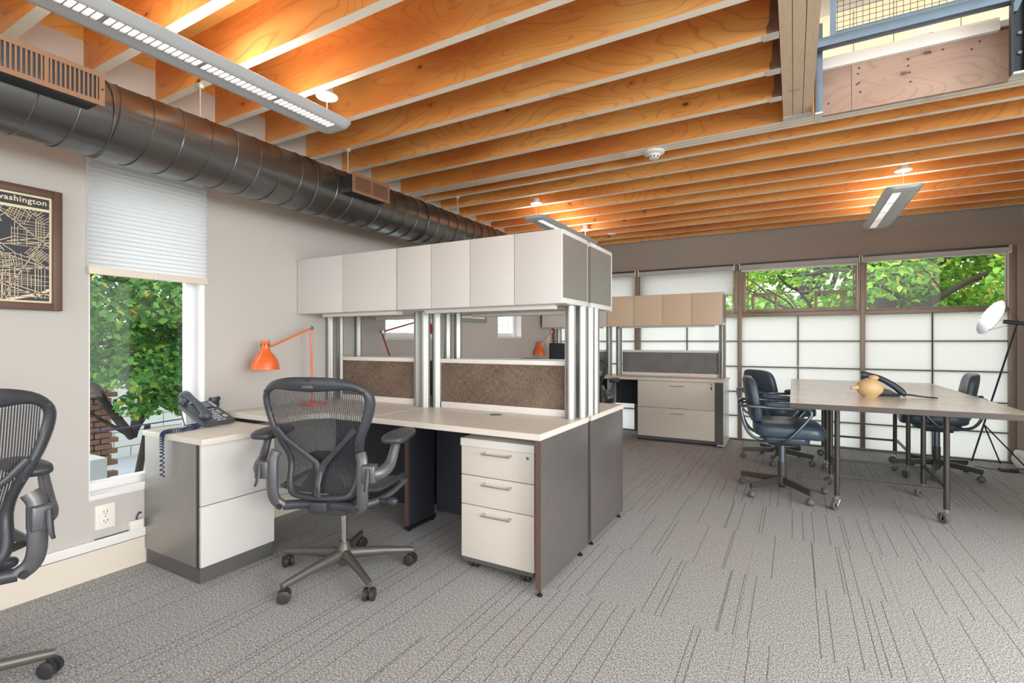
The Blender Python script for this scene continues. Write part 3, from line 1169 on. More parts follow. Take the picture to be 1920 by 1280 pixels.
cyl(bb, (XL + 0.036, 1.37, 1.487), (XL + 0.044, 1.37, 1.487), 0.008, 12)
obj('pull_tab', bb, 'white_trim', pb)

# framed street map
pm = thing('framed_map', 'framed dark street map titled washington on the left wall', 'picture', (XL + 0.01, 0.74, 1.56))
yA, yB, zA, zB_ = 0.545, 0.99, 1.292, 1.836
fw = 0.033
bb = bmesh.new()
box(bb, XL + 0.001, XL + 0.034, yB - fw, yB, zA, zB_, 0.003)
box(bb, XL + 0.001, XL + 0.034, yA, yA + fw, zA, zB_, 0.003)
box(bb, XL + 0.001, XL + 0.034, yA + fw, yB - fw, zA, zA + fw, 0.003)
box(bb, XL + 0.001, XL + 0.034, yA + fw, yB - fw, zB_ - fw, zB_, 0.003)
obj('frame', bb, 'frame_walnut', pm)
obj('mount', B(XL + 0.002, XL + 0.014, yA + fw, yB - fw, zA + fw, zB_ - fw), 'map_mount', pm, smooth=0)
bd = 0.009
iy0, iy1, iz0, iz1 = yA + fw + bd, yB - fw - bd, zA + fw + bd, zB_ - fw - bd
ztit = iz1 - 0.045
obj('title_band', B(XL + 0.014, XL + 0.0148, iy0, iy1, ztit, iz1), 'map_ground', pm, smooth=0)
obj('map_field', B(XL + 0.014, XL + 0.0148, iy0, iy1, iz0, ztit - 0.012), 'map_ground', pm, smooth=0)
cu = bpy.data.curves.new('title', 'FONT')
cu.body = 'washington'
cu.size = 0.0335
cu.offset = 0.0007
cu.space_character = 1.10
cu.align_x = 'RIGHT'
to = bpy.data.objects.new('title_letters', cu)
C.objects.link(to)
bpy.context.view_layer.update()
me = bpy.data.meshes.new_from_object(to.evaluated_get(bpy.context.evaluated_depsgraph_get()))
bpy.data.objects.remove(to)
me.name = 'title_letters'
me.materials.clear()
me.materials.append(M('map_line'))
# text x -> world y, text y -> world z, faces +X
me.transform(Matrix(((0, 0, 1, 0.0154 - 0.01), (1, 0, 0, iy1 - 0.008 - 0.74), (0, 1, 0, ztit + 0.016 - 1.56), (0, 0, 0, 1))))
to = bpy.data.objects.new('title_letters', me)
C.objects.link(to)
to.parent = pm
# streets
rn = random.Random(11)
bb = bmesh.new()
mh = ztit - 0.012 - iz0
mw = iy1 - iy0
XS = XL + 0.0153


def street(p, q, wd):
    p, q = Vector(p), Vector(q)
    # clip to the field
    t0, t1 = 0.0, 1.0
    d = q - p
    for a, lo, hi in ((0, 0, mw), (1, 0, mh)):
        if abs(d[a]) < 1e-9:
            if p[a] < lo or p[a] > hi:
                return
            continue
        ta, tb = (lo - p[a]) / d[a], (hi - p[a]) / d[a]
        if ta > tb:
            ta, tb = tb, ta
        t0, t1 = max(t0, ta), min(t1, tb)
    if t1 - t0 < 1e-4:
        return
    a, b = p + d * t0, p + d * t1
    nn = Vector((-d.y, d.x)).normalized() * wd / 2
    vs = [bb.verts.new((XS, iy0 + v.x, iz0 + v.y)) for v in (a - nn, b - nn, b + nn, a + nn)]
    bb.faces.new(vs)


# grids of several districts
for (cx, cy, ww, hh, ang, s1, s2) in ((0.10, 0.10, .26, .2, 0, .011, .009), (0.27, 0.09, .18, .16, 0, .012, .008), (0.30, 0.30, .13, .12, 0, .010, .012),
                                      (0.06, 0.27, .12, .14, 0, .010, .010), (0.17, 0.21, .07, .07, 35, .009, .007), (0.33, 0.20, .09, .06, -40, .009, .008),
                                      (0.13, 0.36, .14, .08, 12, .010, .012), (0.25, 0.38, .1, .06, -20, .009, .011), (0.31, 0.40, .12, .05, -45, .01, .012), (0.03, 0.39, .1, .09, 30, .01, .01), (0.22, 0.17, .1, .06, 8, .009, .009)):
    ca, sa = math.cos(R(ang)), math.sin(R(ang))

    def tf(u, v):
        return (cx + u * ca - v * sa, cy + u * sa + v * ca)
    u = -ww / 2
    while u <= ww / 2:
        if rn.random() < 0.86:
            a0 = -hh / 2 + rn.choice((0, 0, hh * .15, hh * .3))
            a1 = hh / 2 - rn.choice((0, 0, hh * .15, hh * .35))
            street(tf(u, a0), tf(u, a1), 0.0017 if rn.random() < .8 else .0028)
        u += s1 * rn.uniform(0.8, 1.2)
    v = -hh / 2
    while v <= hh / 2:
        if rn.random() < 0.86:
            a0 = -ww / 2 + rn.choice((0, 0, ww * .15, ww * .3))
            a1 = ww / 2 - rn.choice((0, 0, ww * .15, ww * .35))
            street(tf(a0, v), tf(a1, v), 0.0016)
        v += s2 * rn.uniform(0.8, 1.2)
for p, q in (((0, .20), (.38, .27)), ((0, .15), (.38, .02)), ((.12, .45), (.38, .23)), ((0, .30), (.2, .03)), ((.38, .35), (.2, .0)), ((.15, .22), (.38, .14)), ((.0, .08), (.38, .16)), ((.25, .28), (.05, .17)), ((.06, .12), (.33, .02)), ((.38, .30), (.22, .25))):
    street(p, q, 0.0030)
for _ in range(9):
    x, y = rn.uniform(0, mw), rn.uniform(0, mh)
    a = rn.uniform(0, 2 * PI)
    for _ in range(26):
        x2, y2 = x + math.cos(a) * .008, y + math.sin(a) * .008
        street((x, y), (x2, y2), 0.0023)
        a += rn.uniform(-.35, .35)
        x, y = x2, y2
# river band
rv = [(0.40, .10), (.37, .06), (.33, .03), (.28, .018), (.22, .0)]
for p, q in zip(rv, rv[1:]):
    street(p, q, 0.012)
o = obj('street_lines', bb, 'map_line', pm, smooth=0)
o['kind'] = 'stuff'

# outlet, surge box, whiteboard
ot = thing('wall_outlet', 'ivory double wall outlet below the tall window', 'outlet', (XL, 1.165, 0.29))
obj('cover_plate', B(XL, XL + 0.006, 1.124, 1.206, 0.231, 0.350, 0.0025), 'ivory_plastic', ot)
for z in (0.268, 0.312):
    bb = bmesh.new()
    sellip(bb, (XL + 0.006, 1.165, z), (0.0022, 0.0175, 0.0155), 0.6, 0.8, 20, 8)
    so = obj('socket', bb, 'ivory_plastic', ot)
    bb = bmesh.new()
    box(bb, XL + 0.0076, XL + 0.0088, 1.1565, 1.159, z - 0.002, z + 0.008)
    box(bb, XL + 0.0076, XL + 0.0088, 1.171, 1.1735, z - 0.002, z + 0.008)
    cyl(bb, (XL + 0.0076, 1.165, z - 0.008), (XL + 0.0088, 1.165, z - 0.008), 0.0025, 8)
    obj('slots', bb, 'slot_dark', so, smooth=0)
bb = bmesh.new()
cyl(bb, (XL + 0.006, 1.165, 0.29), (XL + 0.0075, 1.165, 0.29), 0.0025, 8)
obj('screw', bb, 'slot_dark', ot)
jb = thing('cable_box', 'small white cable junction box on the ledge beside file cabinet', 'junction box', (XL, 1.31, 0.187))
obj('body', B(XL + 0.0005, XL + 0.03, 1.262, 1.322, 0.1885, 0.236, 0.003), 'ivory_plastic', jb)
bb = bmesh.new()
tube(bb, crom([(XL + 0.017, 1.295, 0.235), (XL + 0.018, 1.298, 0.255), (XL + 0.014, 1.31, 0.268), (XL + 0.005, 1.32, 0.262)], 12), 0.004, 8)
tube(bb, crom([(XL + 0.006, 1.276, 0.190), (XL + 0.006, 1.2, 0.1885), (XL + 0.006, 1.12, 0.1885)], 8), 0.002, 6)
obj('cord', bb, 'blue_cord', jb)
wb = thing('whiteboard', 'small framed whiteboard on left wall between the small windows', 'whiteboard', (XL, 4.4, 1.36))
bb = bmesh.new()
box(bb, XL, XL + 0.02, 4.0, 4.67, 1.357, 1.40, 0.002)
box(bb, XL, XL + 0.02, 4.0, 4.67, 1.72, 1.75, 0.002)
box(bb, XL, XL + 0.02, 4.0, 4.03, 1.40, 1.72, 0.002)
box(bb, XL, XL + 0.02, 4.64, 4.67, 1.40, 1.72, 0.002)
obj('frame', bb, 'aluminium', wb)
obj('writing_surface', B(XL, XL + 0.008, 4.03, 4.64, 1.40, 1.72), 'board_white', wb, smooth=0)

# ================================================================== FURNITURE HELPERS
def handle(parent, p0, p1, out, name='handle', m='nickel', world=True):
    """square-foot bar handle between p0 and p1, standing out along vector out"""
    p0, p1, out = Vector(p0), Vector(p1), Vector(out)
    bm = bmesh.new()
    d = (p1 - p0).normalized()
    e = 0.0045
    for p in (p0, p1):
        tube(bm, [p, p + out * 0.85 + d * (0.004 if p is p0 else -0.004)], [e * 1.5, e * 1.15], 8)
    tube(bm, [p0 + out - d * 0.008, p1 + out + d * 0.008], e, 8, sx=1.35, sy=0.8)
    return obj(name, bm, m, parent, world=world)


def lock(parent, c, axis, name='lock'):
    bm = bmesh.new()
    c = Vector(c)
    a = Vector(axis)
    lathe(bm, [(0, 0), (0.0085, 0), (0.0085, 0.003), (0.0065, 0.005), (0, 0.005)], 16, c, a)
    o = obj(name, bm, 'chrome', parent)
    bm = bmesh.new()
    cyl(bm, c + a * 0.005, c + a * 0.0056, 0.003, 8)
    obj('keyhole', bm, 'slot_dark', o)
    return o


def glide(parent, x, y, z=0.03):
    bm = bmesh.new()
    lathe(bm, [(0, 0), (0.013, 0), (0.014, 0.006), (0.006, 0.012), (0.004, 0.013), (0.004, z), (0, z)], 14, (x, y, 0))
    return obj('foot', bm, 'black_steel', parent)


# ---------------- left file cabinet (faces +X)
fc = thing('file_cabinet', 'grey sided file cabinet with two white drawers under the telephone', 'cabinet', (-2.69, 1.53, 0))
bb = bmesh.new()
box(bb, XL + 0.008, -2.475, 1.336, 1.722, 0.075, 0.663, 0.001)
obj('carcass', bb, 'grey_laminate', fc)
obj('plinth', B(XL + 0.02, -2.452, 1.34, 1.718, 0.0, 0.0745), 'dark_grey', fc)
obj('corner_strip', B(-2.4745, -2.458, 1.334, 1.345, 0.075, 0.663), 'slot_dark', fc, smooth=0)
obj('top_board', B(XL + 0.006, -2.412, 1.325, 1.738, 0.664, 0.692, 0.002), 'cream_desk', fc)
for z0, z1 in ((0.079, 0.367), (0.371, 0.660)):
    dr = obj('drawer', B(-2.457, -2.44, 1.338, 1.72, z0, z1, 0.0015), 'door_white', fc)
    if z0 > 0.3:
        lock(dr, (-2.44, 1.692, 0.634), (1, 0, 0))

# ---------------- desks of the near cluster
def desk_top(bm, pts, z0, z1):
    prism(bm, pts, z0, z1, 'xy')
    es = [e for e in bm.edges if abs(e.verts[0].co.z - e.verts[1].co.z) < 1e-6]
    bmesh.ops.bevel(bm, geom=es, offset=0.002, segments=2, affect='EDGES')
    return bm


def desk(label, pts, parts):
    cx = sum(p[0] for p in pts) / len(pts)
    cy = sum(p[1] for p in pts) / len(pts)
    t = thing('desk', label, 'desk', (cx, cy, 0), group='cream topped desks')
    obj('desktop', desk_top(bmesh.new(), pts, 0.706, D), 'cream_desk', t)
    for nm, b, m in parts:
        obj(nm, b, m, t)
    return t


# near right desk
d1 = desk('cream desk with dark end panel, nearest the camera, above the drawer pedestal',
          [(-2.043, 2.012), (-0.988, 2.012), (-0.988, 2.618), (-2.043, 2.618)],
          [('end_panel', B(-1.014, -0.990, 2.026, 2.616, 0.032, 0.7055, 0.001), 'end_laminate'),
           ('panel_edge', B(-1.0145, -0.9895, 2.018, 2.0255, 0.032, 0.7055), 'brown_edge'),
           ('modesty_panel', B(-2.016, -1.015, 2.585, 2.603, 0.06, 0.7055), 'navy_panel')])
for x, y in ((-1.002, 2.035), (-1.002, 2.53)):
    glide(d1, x, y, 0.033)
bb = bmesh.new()
lathe(bb, [(0, 0), (0.036, 0), (0.036, 0.002), (0.030, 0.003), (0, 0.0015)], 24, (-1.48, 2.44, D))
obj('cable_grommet', bb, 'graphite_light', d1)
# near left desk (L shaped)
d2 = desk('cream corner desk against left wall behind the mesh chair',
          [(XL + 0.002, 1.755), (-2.43, 1.755), (-2.43, 1.93), (-2.35, 2.012), (-2.047, 2.012), (-2.047, 2.618), (XL + 0.002, 2.618)],
          [('modesty_panel', B(XL + 0.02, -2.075, 2.585, 2.603, 0.06, 0.7055), 'navy_panel'),
           ('wall_cleat', B(XL + 0.016, XL + 0.04, 1.76, 2.58, 0.64, 0.7055), 'dark_grey')])
# shared middle leg
d3 = thing('desk_support', 'dark brown edged support panel under the seam between desks', 'desk leg', (-2.045, 2.46, 0))
obj('panel', B(-2.058, -2.033, 2.338, 2.583, 0.032, 0.7055), 'navy_panel', d3)
obj('front_edge', B(-2.0585, -2.0325, 2.326, 2.3375, 0.032, 0.7055), 'brown_edge', d3)
obj('foot_bar', B(-2.065, -2.026, 2.33, 2.59, 0.012, 0.0315), 'black_steel', d3)
for y in (2.35, 2.57):
    glide(d3, -2.045, y, 0.012)
# far side desks of the cluster
d4 = desk('cream desk on far side of the cluster with grey end panel',
          [(-2.043, 2.664), (-0.988, 2.664), (-0.988, 3.275), (-2.043, 3.275)],
          [('end_panel', B(-1.014, -0.990, 2.666, 3.262, 0.032, 0.7055, 0.001), 'end_laminate'),
           ('modesty_panel', B(-2.02, -1.015, 2.68, 2.698, 0.06, 0.7055), 'navy_panel')])
for x, y in ((-1.002, 2.70), (-1.002, 3.21)):
    glide(d4, x, y, 0.033)
d5 = desk('cream desk on far side of the cluster against left wall',
          [(XL + 0.002, 2.664), (-2.047, 2.664), (-2.047, 3.275), (XL + 0.002, 3.275)],
          [('modesty_panel', B(XL + 0.02, -2.075, 2.68, 2.698, 0.06, 0.7055), 'navy_panel')])


# ---------------- posts and screens
def post(x, y, z0, z1, label, rot=0.0, r=0.024, cat='post', group='aluminium posts holding the overhead cabinets'):
    t = thing('support_post', label, cat, (x, y, z0), group=group)
    n = 28
    bm = bmesh.new()
    sec = []
    for k in range(n):
        a = 2 * PI * k / n
        rr = r * (1 + 0.10 * math.cos(4 * a))
        sec.append((x + rr * math.cos(a + rot), y + rr * math.sin(a + rot)))
    prism(bm, sec, z0, z1, 'xy')
    obj('extrusion', bm, 'aluminium', t, smooth=50)
    obj('fin', B(x - r * 1.28, x + r * 1.28, y - 0.004, y + 0.004, z0, z1), 'aluminium', t, smooth=0)
    return t


ZO0, ZO1 = 1.345, 1.710
for (x, y, lab) in ((-1.052, 2.512, 'outer aluminium post at right end of the cluster, nearest the camera'),
                    (-1.012, 2.575, 'second aluminium post from the camera at the cluster end'),
                    (-1.012, 2.695, 'third aluminium post from the camera at the cluster end'),
                    (-1.012, 2.775, 'aluminium post at cluster end farthest from the camera'),
                    (-2.136, 2.548, 'left one of the three front middle posts'),
                    (-2.052, 2.512, 'centre front middle post over the desk seam'),
                    (-1.985, 2.548, 'right one of the three front middle posts'),
                    (-2.925, 2.512, 'front post beside left wall behind the orange lamp'),
                    (-2.872, 2.566, 'slim post beside left wall next to fabric screen'),
                    (-2.08, 2.79, 'left one of the two rear middle posts'),
                    (-1.995, 2.79, 'right one of the two rear middle posts'),
                    (-2.935, 2.79, 'rear post against the left wall')):
    post(x, y, D + 0.0005, ZO0 - 0.001, lab, r=0.0285 if -2.2 < x < -1.9 and y < 2.6 else (0.024 if x != -2.872 else 0.015))


def screen(x0, x1, y, label, cloth='screen_fabric', zb=0.752, zt=1.045, group='fabric desk screens'):
    t = thing('desk_screen', label, 'screen', ((x0 + x1) / 2, y, zb), group=group)
    obj('fabric_panel', B(x0, x1, y - 0.008, y + 0.008, zb + 0.023, zt - 0.027, 0.002), cloth, t)
    obj('top_rail', B(x0, x1, y - 0.014, y + 0.014, zt - 0.0265, zt, 0.003), 'desk_edge', t)
    obj('bottom_rail', B(x0, x1, y - 0.012, y + 0.012, D + 0.0005, zb + 0.0225, 0.002), 'desk_edge', t)
    return t


screen(-1.958, -1.084, 2.556, 'brown fabric screen above the right desk')
screen(-2.853, -2.168, 2.570, 'brown fabric screen behind the mesh chair')
screen(-1.965, -1.045, 2.79, 'brown fabric screen on the rear right desk')
screen(-2.905, -2.112, 2.79, 'brown fabric screen on the rear left desk')


# ---------------- overhead cabinets
def overhead(x0, x1, yf, yb, doors, label, dm='door_white', side=-1, end='grey_laminate', z0=ZO0, z1=ZO1):
    """yf = door plane, yb = back; side -1: doors face -Y"""
    t = thing('overhead_cabinet', label, 'cabinet', ((x0 + x1) / 2, (yf + yb) / 2, z0), group='overhead cabinets')
    s = 1 if yb > yf else -1
    ya = yf + s * 0.019
    lo, hi = min(ya, yb), max(ya, yb)
    bb = bmesh.new()
    obj('top_board', B(x0, x1, lo, hi, z1 - 0.022, z1, 0.001), 'carcass', t)
    obj('bottom_board', B(x0, x1, lo, hi, z0, z0 + 0.026, 0.001), 'carcass', t)
    for xa, xb in ((x0 + 0.001, x0 + 0.018), (x1 - 0.018, x1 - 0.002)):
        obj('side_panel', B(xa, xb, lo + 0.001, hi - 0.001, z0 + 0.0262, z1 - 0.0222), end, t, smooth=0)
    obj('back_panel', B(x0 + 0.0182, x1 - 0.0182, yb - s * 0.012, yb - s * 0.001, z0 + 0.0262, z1 - 0.0222), 'carcass', t, smooth=0)
    for a, b in zip(doors, doors[1:]):
        obj('door', B(a + 0.0018, b - 0.0018, min(yf, yf + s * 0.018), max(yf, yf + s * 0.018), z0 + 0.001 - 0.004, z1 - 0.001, 0.0012), dm, t)
    # task light bar underneath
    tl = bmesh.new()
    ym = yf + s * 0.14
    box(tl, x0 + 0.12, x1 - 0.10, ym - 0.03, ym + 0.03, z0 - 0.022, z0 - 0.0005, 0.004)
    obj('task_light', tl, 'desk_edge', t)
    return t


overhead(XL + 0.003, -2.067, 2.262, 2.612, [XL + 0.003, -2.524, -2.067], 'near overhead cabinet with two white doors against left wall')
overhead(-2.063, -0.992, 2.262, 2.612, [-2.063, -1.805, -1.537, -1.26, -0.992], 'near overhead cabinet with four white doors and grey end')
overhead(XL + 0.003, -2.067, 3.048, 2.668, [XL + 0.003, -2.524, -2.067], 'rear overhead cabinet of the cluster against left wall')
overhead(-2.063, -0.992, 3.048, 2.668, [-2.063, -1.805, -1.537, -1.26, -0.992], 'rear overhead cabinet of the cluster with grey end')

# ---------------- mobile pedestal
mp = thing('drawer_pedestal', 'white three drawer pedestal on castors under the right desk', 'cabinet', (-1.27, 2.35, 0))
obj('carcass', B(-1.478, -1.068, 2.123, 2.55, 0.055, 0.622, 0.001), 'carcass', mp)
obj('top_board', B(-1.484, -1.062, 2.098, 2.556, 0.6225, 0.662, 0.002), 'desk_edge', mp)
obj('base_rail', B(-1.474, -1.072, 2.11, 2.54, 0.035, 0.0545), 'dark_grey', mp)
for z0, z1 in ((0.058, 0.325), (0.329, 0.474), (0.478, 0.6205)):
    dr = obj('drawer', B(-1.481, -1.065, 2.104, 2.1225, z0, z1, 0.0015), 'drawer_cream', mp)
    zc = {0.058: 0.293, 0.329: 0.444, 0.478: 0.598}[z0]
    handle(dr, (-1.338, 2.104, zc), (-1.192, 2.104, zc), (0, -0.026, -0.003))
    if z0 > 0.4:
        lock(dr, (-1.10, 2.104, 0.597), (0, -1, 0))
for (x, y) in ((-1.42, 2.14), (-1.115, 2.13), (-1.42, 2.5), (-1.115, 2.5)):
    bb = bmesh.new()
    for s in (-1, 1):
        cyl(bb, (x + s * 0.004, y, 0.02), (x + s * 0.018, y, 0.02), 0.02, 18)
    box(bb, x - 0.004, x + 0.004, y - 0.012, y + 0.012, 0.018, 0.0345)
    obj('caster', bb, 'rubber', mp)

# ================================================================== MESH OFFICE CHAIR (local: faces +Y)
def aeron(label, seat_h=0.44):
    t = thing('mesh_office_chair', label, 'chair', (0, 0, 0), 0, group='black mesh office chairs')
    dz = seat_h - 0.44
    P = dict(world=False)

    def by(x, z):
        zz = z - dz
        return -0.235 - 0.16 * (zz - 0.45) + 0.05 * math.exp(-((zz - 0.60) / 0.09) ** 2) + 1.0 * x * x
    outer = [(0, .998), (.10, .994), (.185, .972), (.238, .925), (.246, .868), (.226, .79), (.198, .72), (.180, .655), (.172, .585), (.168, .52), (.155, .462), (.12, .438), (0, .430)]
    inner = [(0, .932), (.09, .936), (.165, .940), (.205, .918), (.210, .875), (.190, .79), (.163, .725), (.146, .655), (.139, .585), (.135, .52), (.123, .482), (.095, .464), (0, .458)]
    NS = 40
    O = crom([(a, b + dz, 0) for a, b in outer], NS)
    I = crom([(a, b + dz, 0) for a, b in inner], NS)
    loopO = [(p.x, p.y) for p in O] + [(-p.x, p.y) for p in O[-2:0:-1]]
    loopI = [(p.x, p.y) for p in I] + [(-p.x, p.y) for p in I[-2:0:-1]]
    bm = bmesh.new()
    th = 0.026
    rings = []
    for (ox, oz), (ix, iz) in zip(loopO, loopI):
        mx, mz = (ox + ix) / 2, (oz + iz) / 2
        pts = []
        for (x, z, dy) in ((ox, oz, 0.0), (ox * .35 + mx * .65, oz * .35 + mz * .65, -th * .5), (ix * .4 + mx * .6, iz * .4 + mz * .6, -th * .5), (ix, iz, -0.002), (ix, iz, 0.008), (mx, mz, th * .4), (ox, oz, 0.010)):
            pts.append(bm.verts.new((x, by(x, z) + dy, z)))
        rings.append(pts)
    n = len(rings)
    for i in range(n):
        A, Q = rings[i], rings[(i + 1) % n]
        for k in range(7):
            bm.faces.new((A[k], A[(k + 1) % 7], Q[(k + 1) % 7], Q[k]))
    obj('back_frame', bm, 'graphite', t, smooth=60, fix=True, **P)
    # weave: vertical ribbons clipped to inner outline
    Ipos = [(p.x, p.y) for p in I]

    def zrange(x):
        zs = []
        for (a, za), (b, zb) in zip(Ipos, Ipos[1:]):
            if (a - x) * (b - x) <= 0 and abs(a - b) > 1e-9:
                zs.append(za + (zb - za) * (x - a) / (b - a))
        if len(zs) < 2:
            return None
        return min(zs), max(zs)
    bm = bmesh.new()
    x = -0.206
    k = 0
    while x < 0.207:
        r_ = zrange(abs(x))
        if r_:
            z0, z1 = r_
            m_ = 16
            w2 = 0.0019
            pr = None
            for j in range(m_ + 1):
                z = z0 - 0.004 + (z1 - z0 + 0.008) * j / m_
                c = [bm.verts.new((x - w2, by(x, z) + 0.004, z)), bm.verts.new((x + w2, by(x, z) + 0.004, z))]
                if pr:
                    bm.faces.new((pr[0], pr[1], c[1], c[0]))
                pr = c
        x += 0.0070
        k += 1
    # thin weft lines
    z = 0.47 + dz
    while z < 0.93 + dz:
        hw = None
        for (a, za), (b, zb) in zip(Ipos, Ipos[1:]):
            if (za - z) * (zb - z) <= 0 and abs(za - zb) > 1e-9 and max(a, b) > 0.05:
                hw = a + (b - a) * (z - za) / (zb - za)
        if hw:
            pr = None
            for j in range(13):
                xx = -hw + 2 * hw * j / 12
                c = [bm.verts.new((xx, by(xx, z) + 0.005, z - 0.0005)), bm.verts.new((xx, by(xx, z) + 0.005, z + 0.0005))]
                if pr:
                    bm.faces.new((pr[0], pr[1], c[1], c[0]))
                pr = c
        z += 0.0075
    o = obj('back_weave', bm, 'mesh_weave', t, smooth=0, **P)
    o['kind'] = 'stuff'
    # Y brace
    bm = bmesh.new()
    for s in (-1, 1):
        c = [(0.0, 0.56), (s * 0.02, 0.605), (s * 0.075, 0.66), (s * 0.13, 0.715), (s * 0.172, 0.765)]
        tube(bm, [(a, by(a, z + dz) - 0.014, z + dz) for a, z in c], [0.019, 0.016, 0.012, 0.011, 0.014], 10, sx=1.0, sy=0.6, up=(0, 1, 0))
    tube(bm, [(0, by(0, z + dz) - q, z + dz) for z, q in ((0.585, .014), (0.55, .018), (0.51, .02), (0.475, .018), (0.45, .010))], [0.014, 0.017, 0.014, 0.016, 0.018], 10, sx=1.0, sy=0.6, up=(0, 1, 0))
    o = obj('y_brace', bm, 'graphite', t, smooth=60, **P)
    obj('brace_slot', B(-0.004, 0.004, by(0, .485 + dz) - 0.033, by(0, .485 + dz) - 0.027, 0.478 + dz, 0.50 + dz), 'slot_dark', o, world=False)
    # lumbar pad in front of weave
    bm = bmesh.new()
    pts = [(-0.085, .47), (-0.095, .50), (-0.07, .53), (-0.05, .57), (-0.055, .61), (-0.06, .64), (-0.03, .655), (0.03, .655), (0.06, .64), (0.055, .61), (0.05, .57), (0.07, .53), (0.095, .50), (0.085, .47)]
    va = [bm.verts.new((a, by(a, z + dz) + 0.012, z + dz)) for a, z in pts]
    vb = [bm.verts.new((a * .96, by(a, z + dz) + 0.030, z + dz)) for a, z in pts]
    m_ = len(pts)
    bm.faces.new(va)
    bm.faces.new(vb[::-1])
    for i in range(m_):
        bm.faces.new((va[i], vb[i], vb[(i + 1) % m_], va[(i + 1) % m_]))
    obj('lumbar_pad', bm, 'rubber', t, fix=True, **P)
    # name tab and screws on the head of the frame
    bm = bmesh.new()
    sellip(bm, (0, by(0, .955 + dz) - 0.012, 0.955 + dz), (0.024, 0.002, 0.006), 0.4, 0.6, 16, 6)
    obj('badge', bm, 'graphite_light', t, **P)
    for a, z in ((0, .985), (-.215, .93), (.215, .93), (-.17, .70), (.17, .70)):
        bm = bmesh.new()
        cyl(bm, (a, by(a, z + dz) - 0.016, z + dz), (a, by(a, z + dz) - 0.009, z + dz), 0.006, 10)
        obj('screw', bm, 'rubber', t, **P)
    # uprights (die cast), one each side
    for s in (-1, 1):
        bm = bmesh.new()
        xu = s * 0.198
        pts = [(s * 0.186, -0.262, 0.655), (xu, -0.272, 0.62), (xu, -0.276, 0.55), (xu, -0.272, 0.47), (s * 0.190, -0.258, 0.425), (s * 0.165, -0.245, 0.400)]
        tube(bm, [(a, b + 0.02, z + dz) for a, b, z in crom(pts, 16)], 0.025, 12, sx=1.0, sy=0.72, up=(0, 1, 0))
        u = obj('upright', bm, 'graphite_light', t, smooth=60, **P)
        for z, a in ((0.635, s * 0.19), (0.405, s * 0.168)):
            bm = bmesh.new()
            cyl(bm, (a, -0.272 + 0.02, z + dz), (a, -0.262 + 0.003, z + dz), 0.011, 14)
            cyl(bm, (a, -0.276 + 0.02, z + dz), (a, -0.27 + 0.02, z + dz), 0.006, 10)
            obj('pivot_bolt', bm, 'rubber', u, world=False)
        # arm: bracket, curved support, pad, lever
        bm = bmesh.new()
        box(bm, min(s * 0.205, s * 0.262), max(s * 0.205, s * 0.262), -0.285, -0.235, 0.535 + dz, 0.615 + dz, 0.008)
        pts = [(s * 0.25, -0.26, 0.57), (s * 0.275, -0.235, 0.575), (s * 0.29, -0.185, 0.60), (s * 0.295, -0.15, 0.65), (s * 0.297, -0.13, 0.69)]
        tube(bm, [(a, b, z + dz) for a, b, z in crom(pts, 14)], [0.026, 0.027, 0.028, 0.028, 0.028, .028, .027, .026, .025, .024, .023, .022, .022, .022], 12, sx=0.75, sy=1.0)
        ar = obj('arm_support', bm, 'graphite_light', t, smooth=60, **P)
        bm = bmesh.new()
        sellip(bm, (s * 0.298, -0.075, 0.712 + dz), (0.046, 0.135, 0.026), 0.7, 0.55, 26, 12, fn=lambda p: (p.x * (1 + 0.25 * p.y / 0.135 * -1), p.y, p.z - 0.25 * abs(p.y) * abs(p.y)))
        obj('armrest', bm, 'graphite', t, smooth=60, **P)
        bm = bmesh.new()
        tube(bm, [(s * 0.236, -0.292, 0.60 + dz), (s * 0.236, -0.296, 0.56 + dz), (s * 0.236, -0.305, 0.525 + dz), (s * 0.236, -0.318, 0.512 + dz)], [0.008, 0.009, 0.008, 0.006], 8, sx=1, sy=.6, up=(0, 1, 0))
        obj('lever', bm, 'graphite', ar, smooth=60, world=False)
    # lower cross tube joining uprights
    bm = bmesh.new()
    tube(bm, [(a, b, z + dz) for a, b, z in crom([(-0.165, -0.225, 0.402), (-0.10, -0.205, 0.405), (0, -0.20, 0.406), (0.10, -0.205, 0.405), (0.165, -0.225, 0.402)], 14)], 0.022, 12, sx=0.8, sy=1.0)
    box(bm, -0.035, 0.035, -0.245, -0.17, 0.385 + dz, 0.43 + dz, 0.006)
    obj('cross_tube', bm, 'graphite', t, smooth=60, **P)
    # seat
    def sz(x, y):
        f = max(0.0, (y - 0.10) / 0.15)
        return 0.435 + dz + 0.35 * x * x + 0.020 - 0.075 * f * f + 0.025 * max(0, (-y - 0.12) / 0.1)
    so = [(0, -0.205), (.12, -0.203), (.20, -0.185), (.232, -0.13), (.245, 0.0), (.25, 0.12), (.235, 0.20), (.18, 0.242), (0, 0.258)]
    si = [(0, -0.180), (.11, -0.178), (.175, -0.163), (.203, -0.12), (.214, 0.0), (.218, 0.11), (.203, 0.175), (.16, 0.208), (0, 0.222)]
    O = crom([(a, b, 0) for a, b in so], 30)
    I = crom([(a, b, 0) for a, b in si], 30)
    lo = [(p.x, p.y) for p in O] + [(-p.x, p.y) for p in O[-2:0:-1]]
    li = [(p.x, p.y) for p in I] + [(-p.x, p.y) for p in I[-2:0:-1]]
    bm = bmesh.new()
    rings = []
    for (ox, oy), (ix, iy) in zip(lo, li):
        mx, my = (ox + ix) / 2, (oy + iy) / 2
        rings.append([bm.verts.new((x, y, sz(x, y) + q)) for x, y, q in ((ox, oy, -0.004), (mx, my, 0.009), (ix, iy, 0.0), (ix, iy, -0.008), (mx, my, -0.018), (ox, oy, -0.012))])
    n = len(rings)
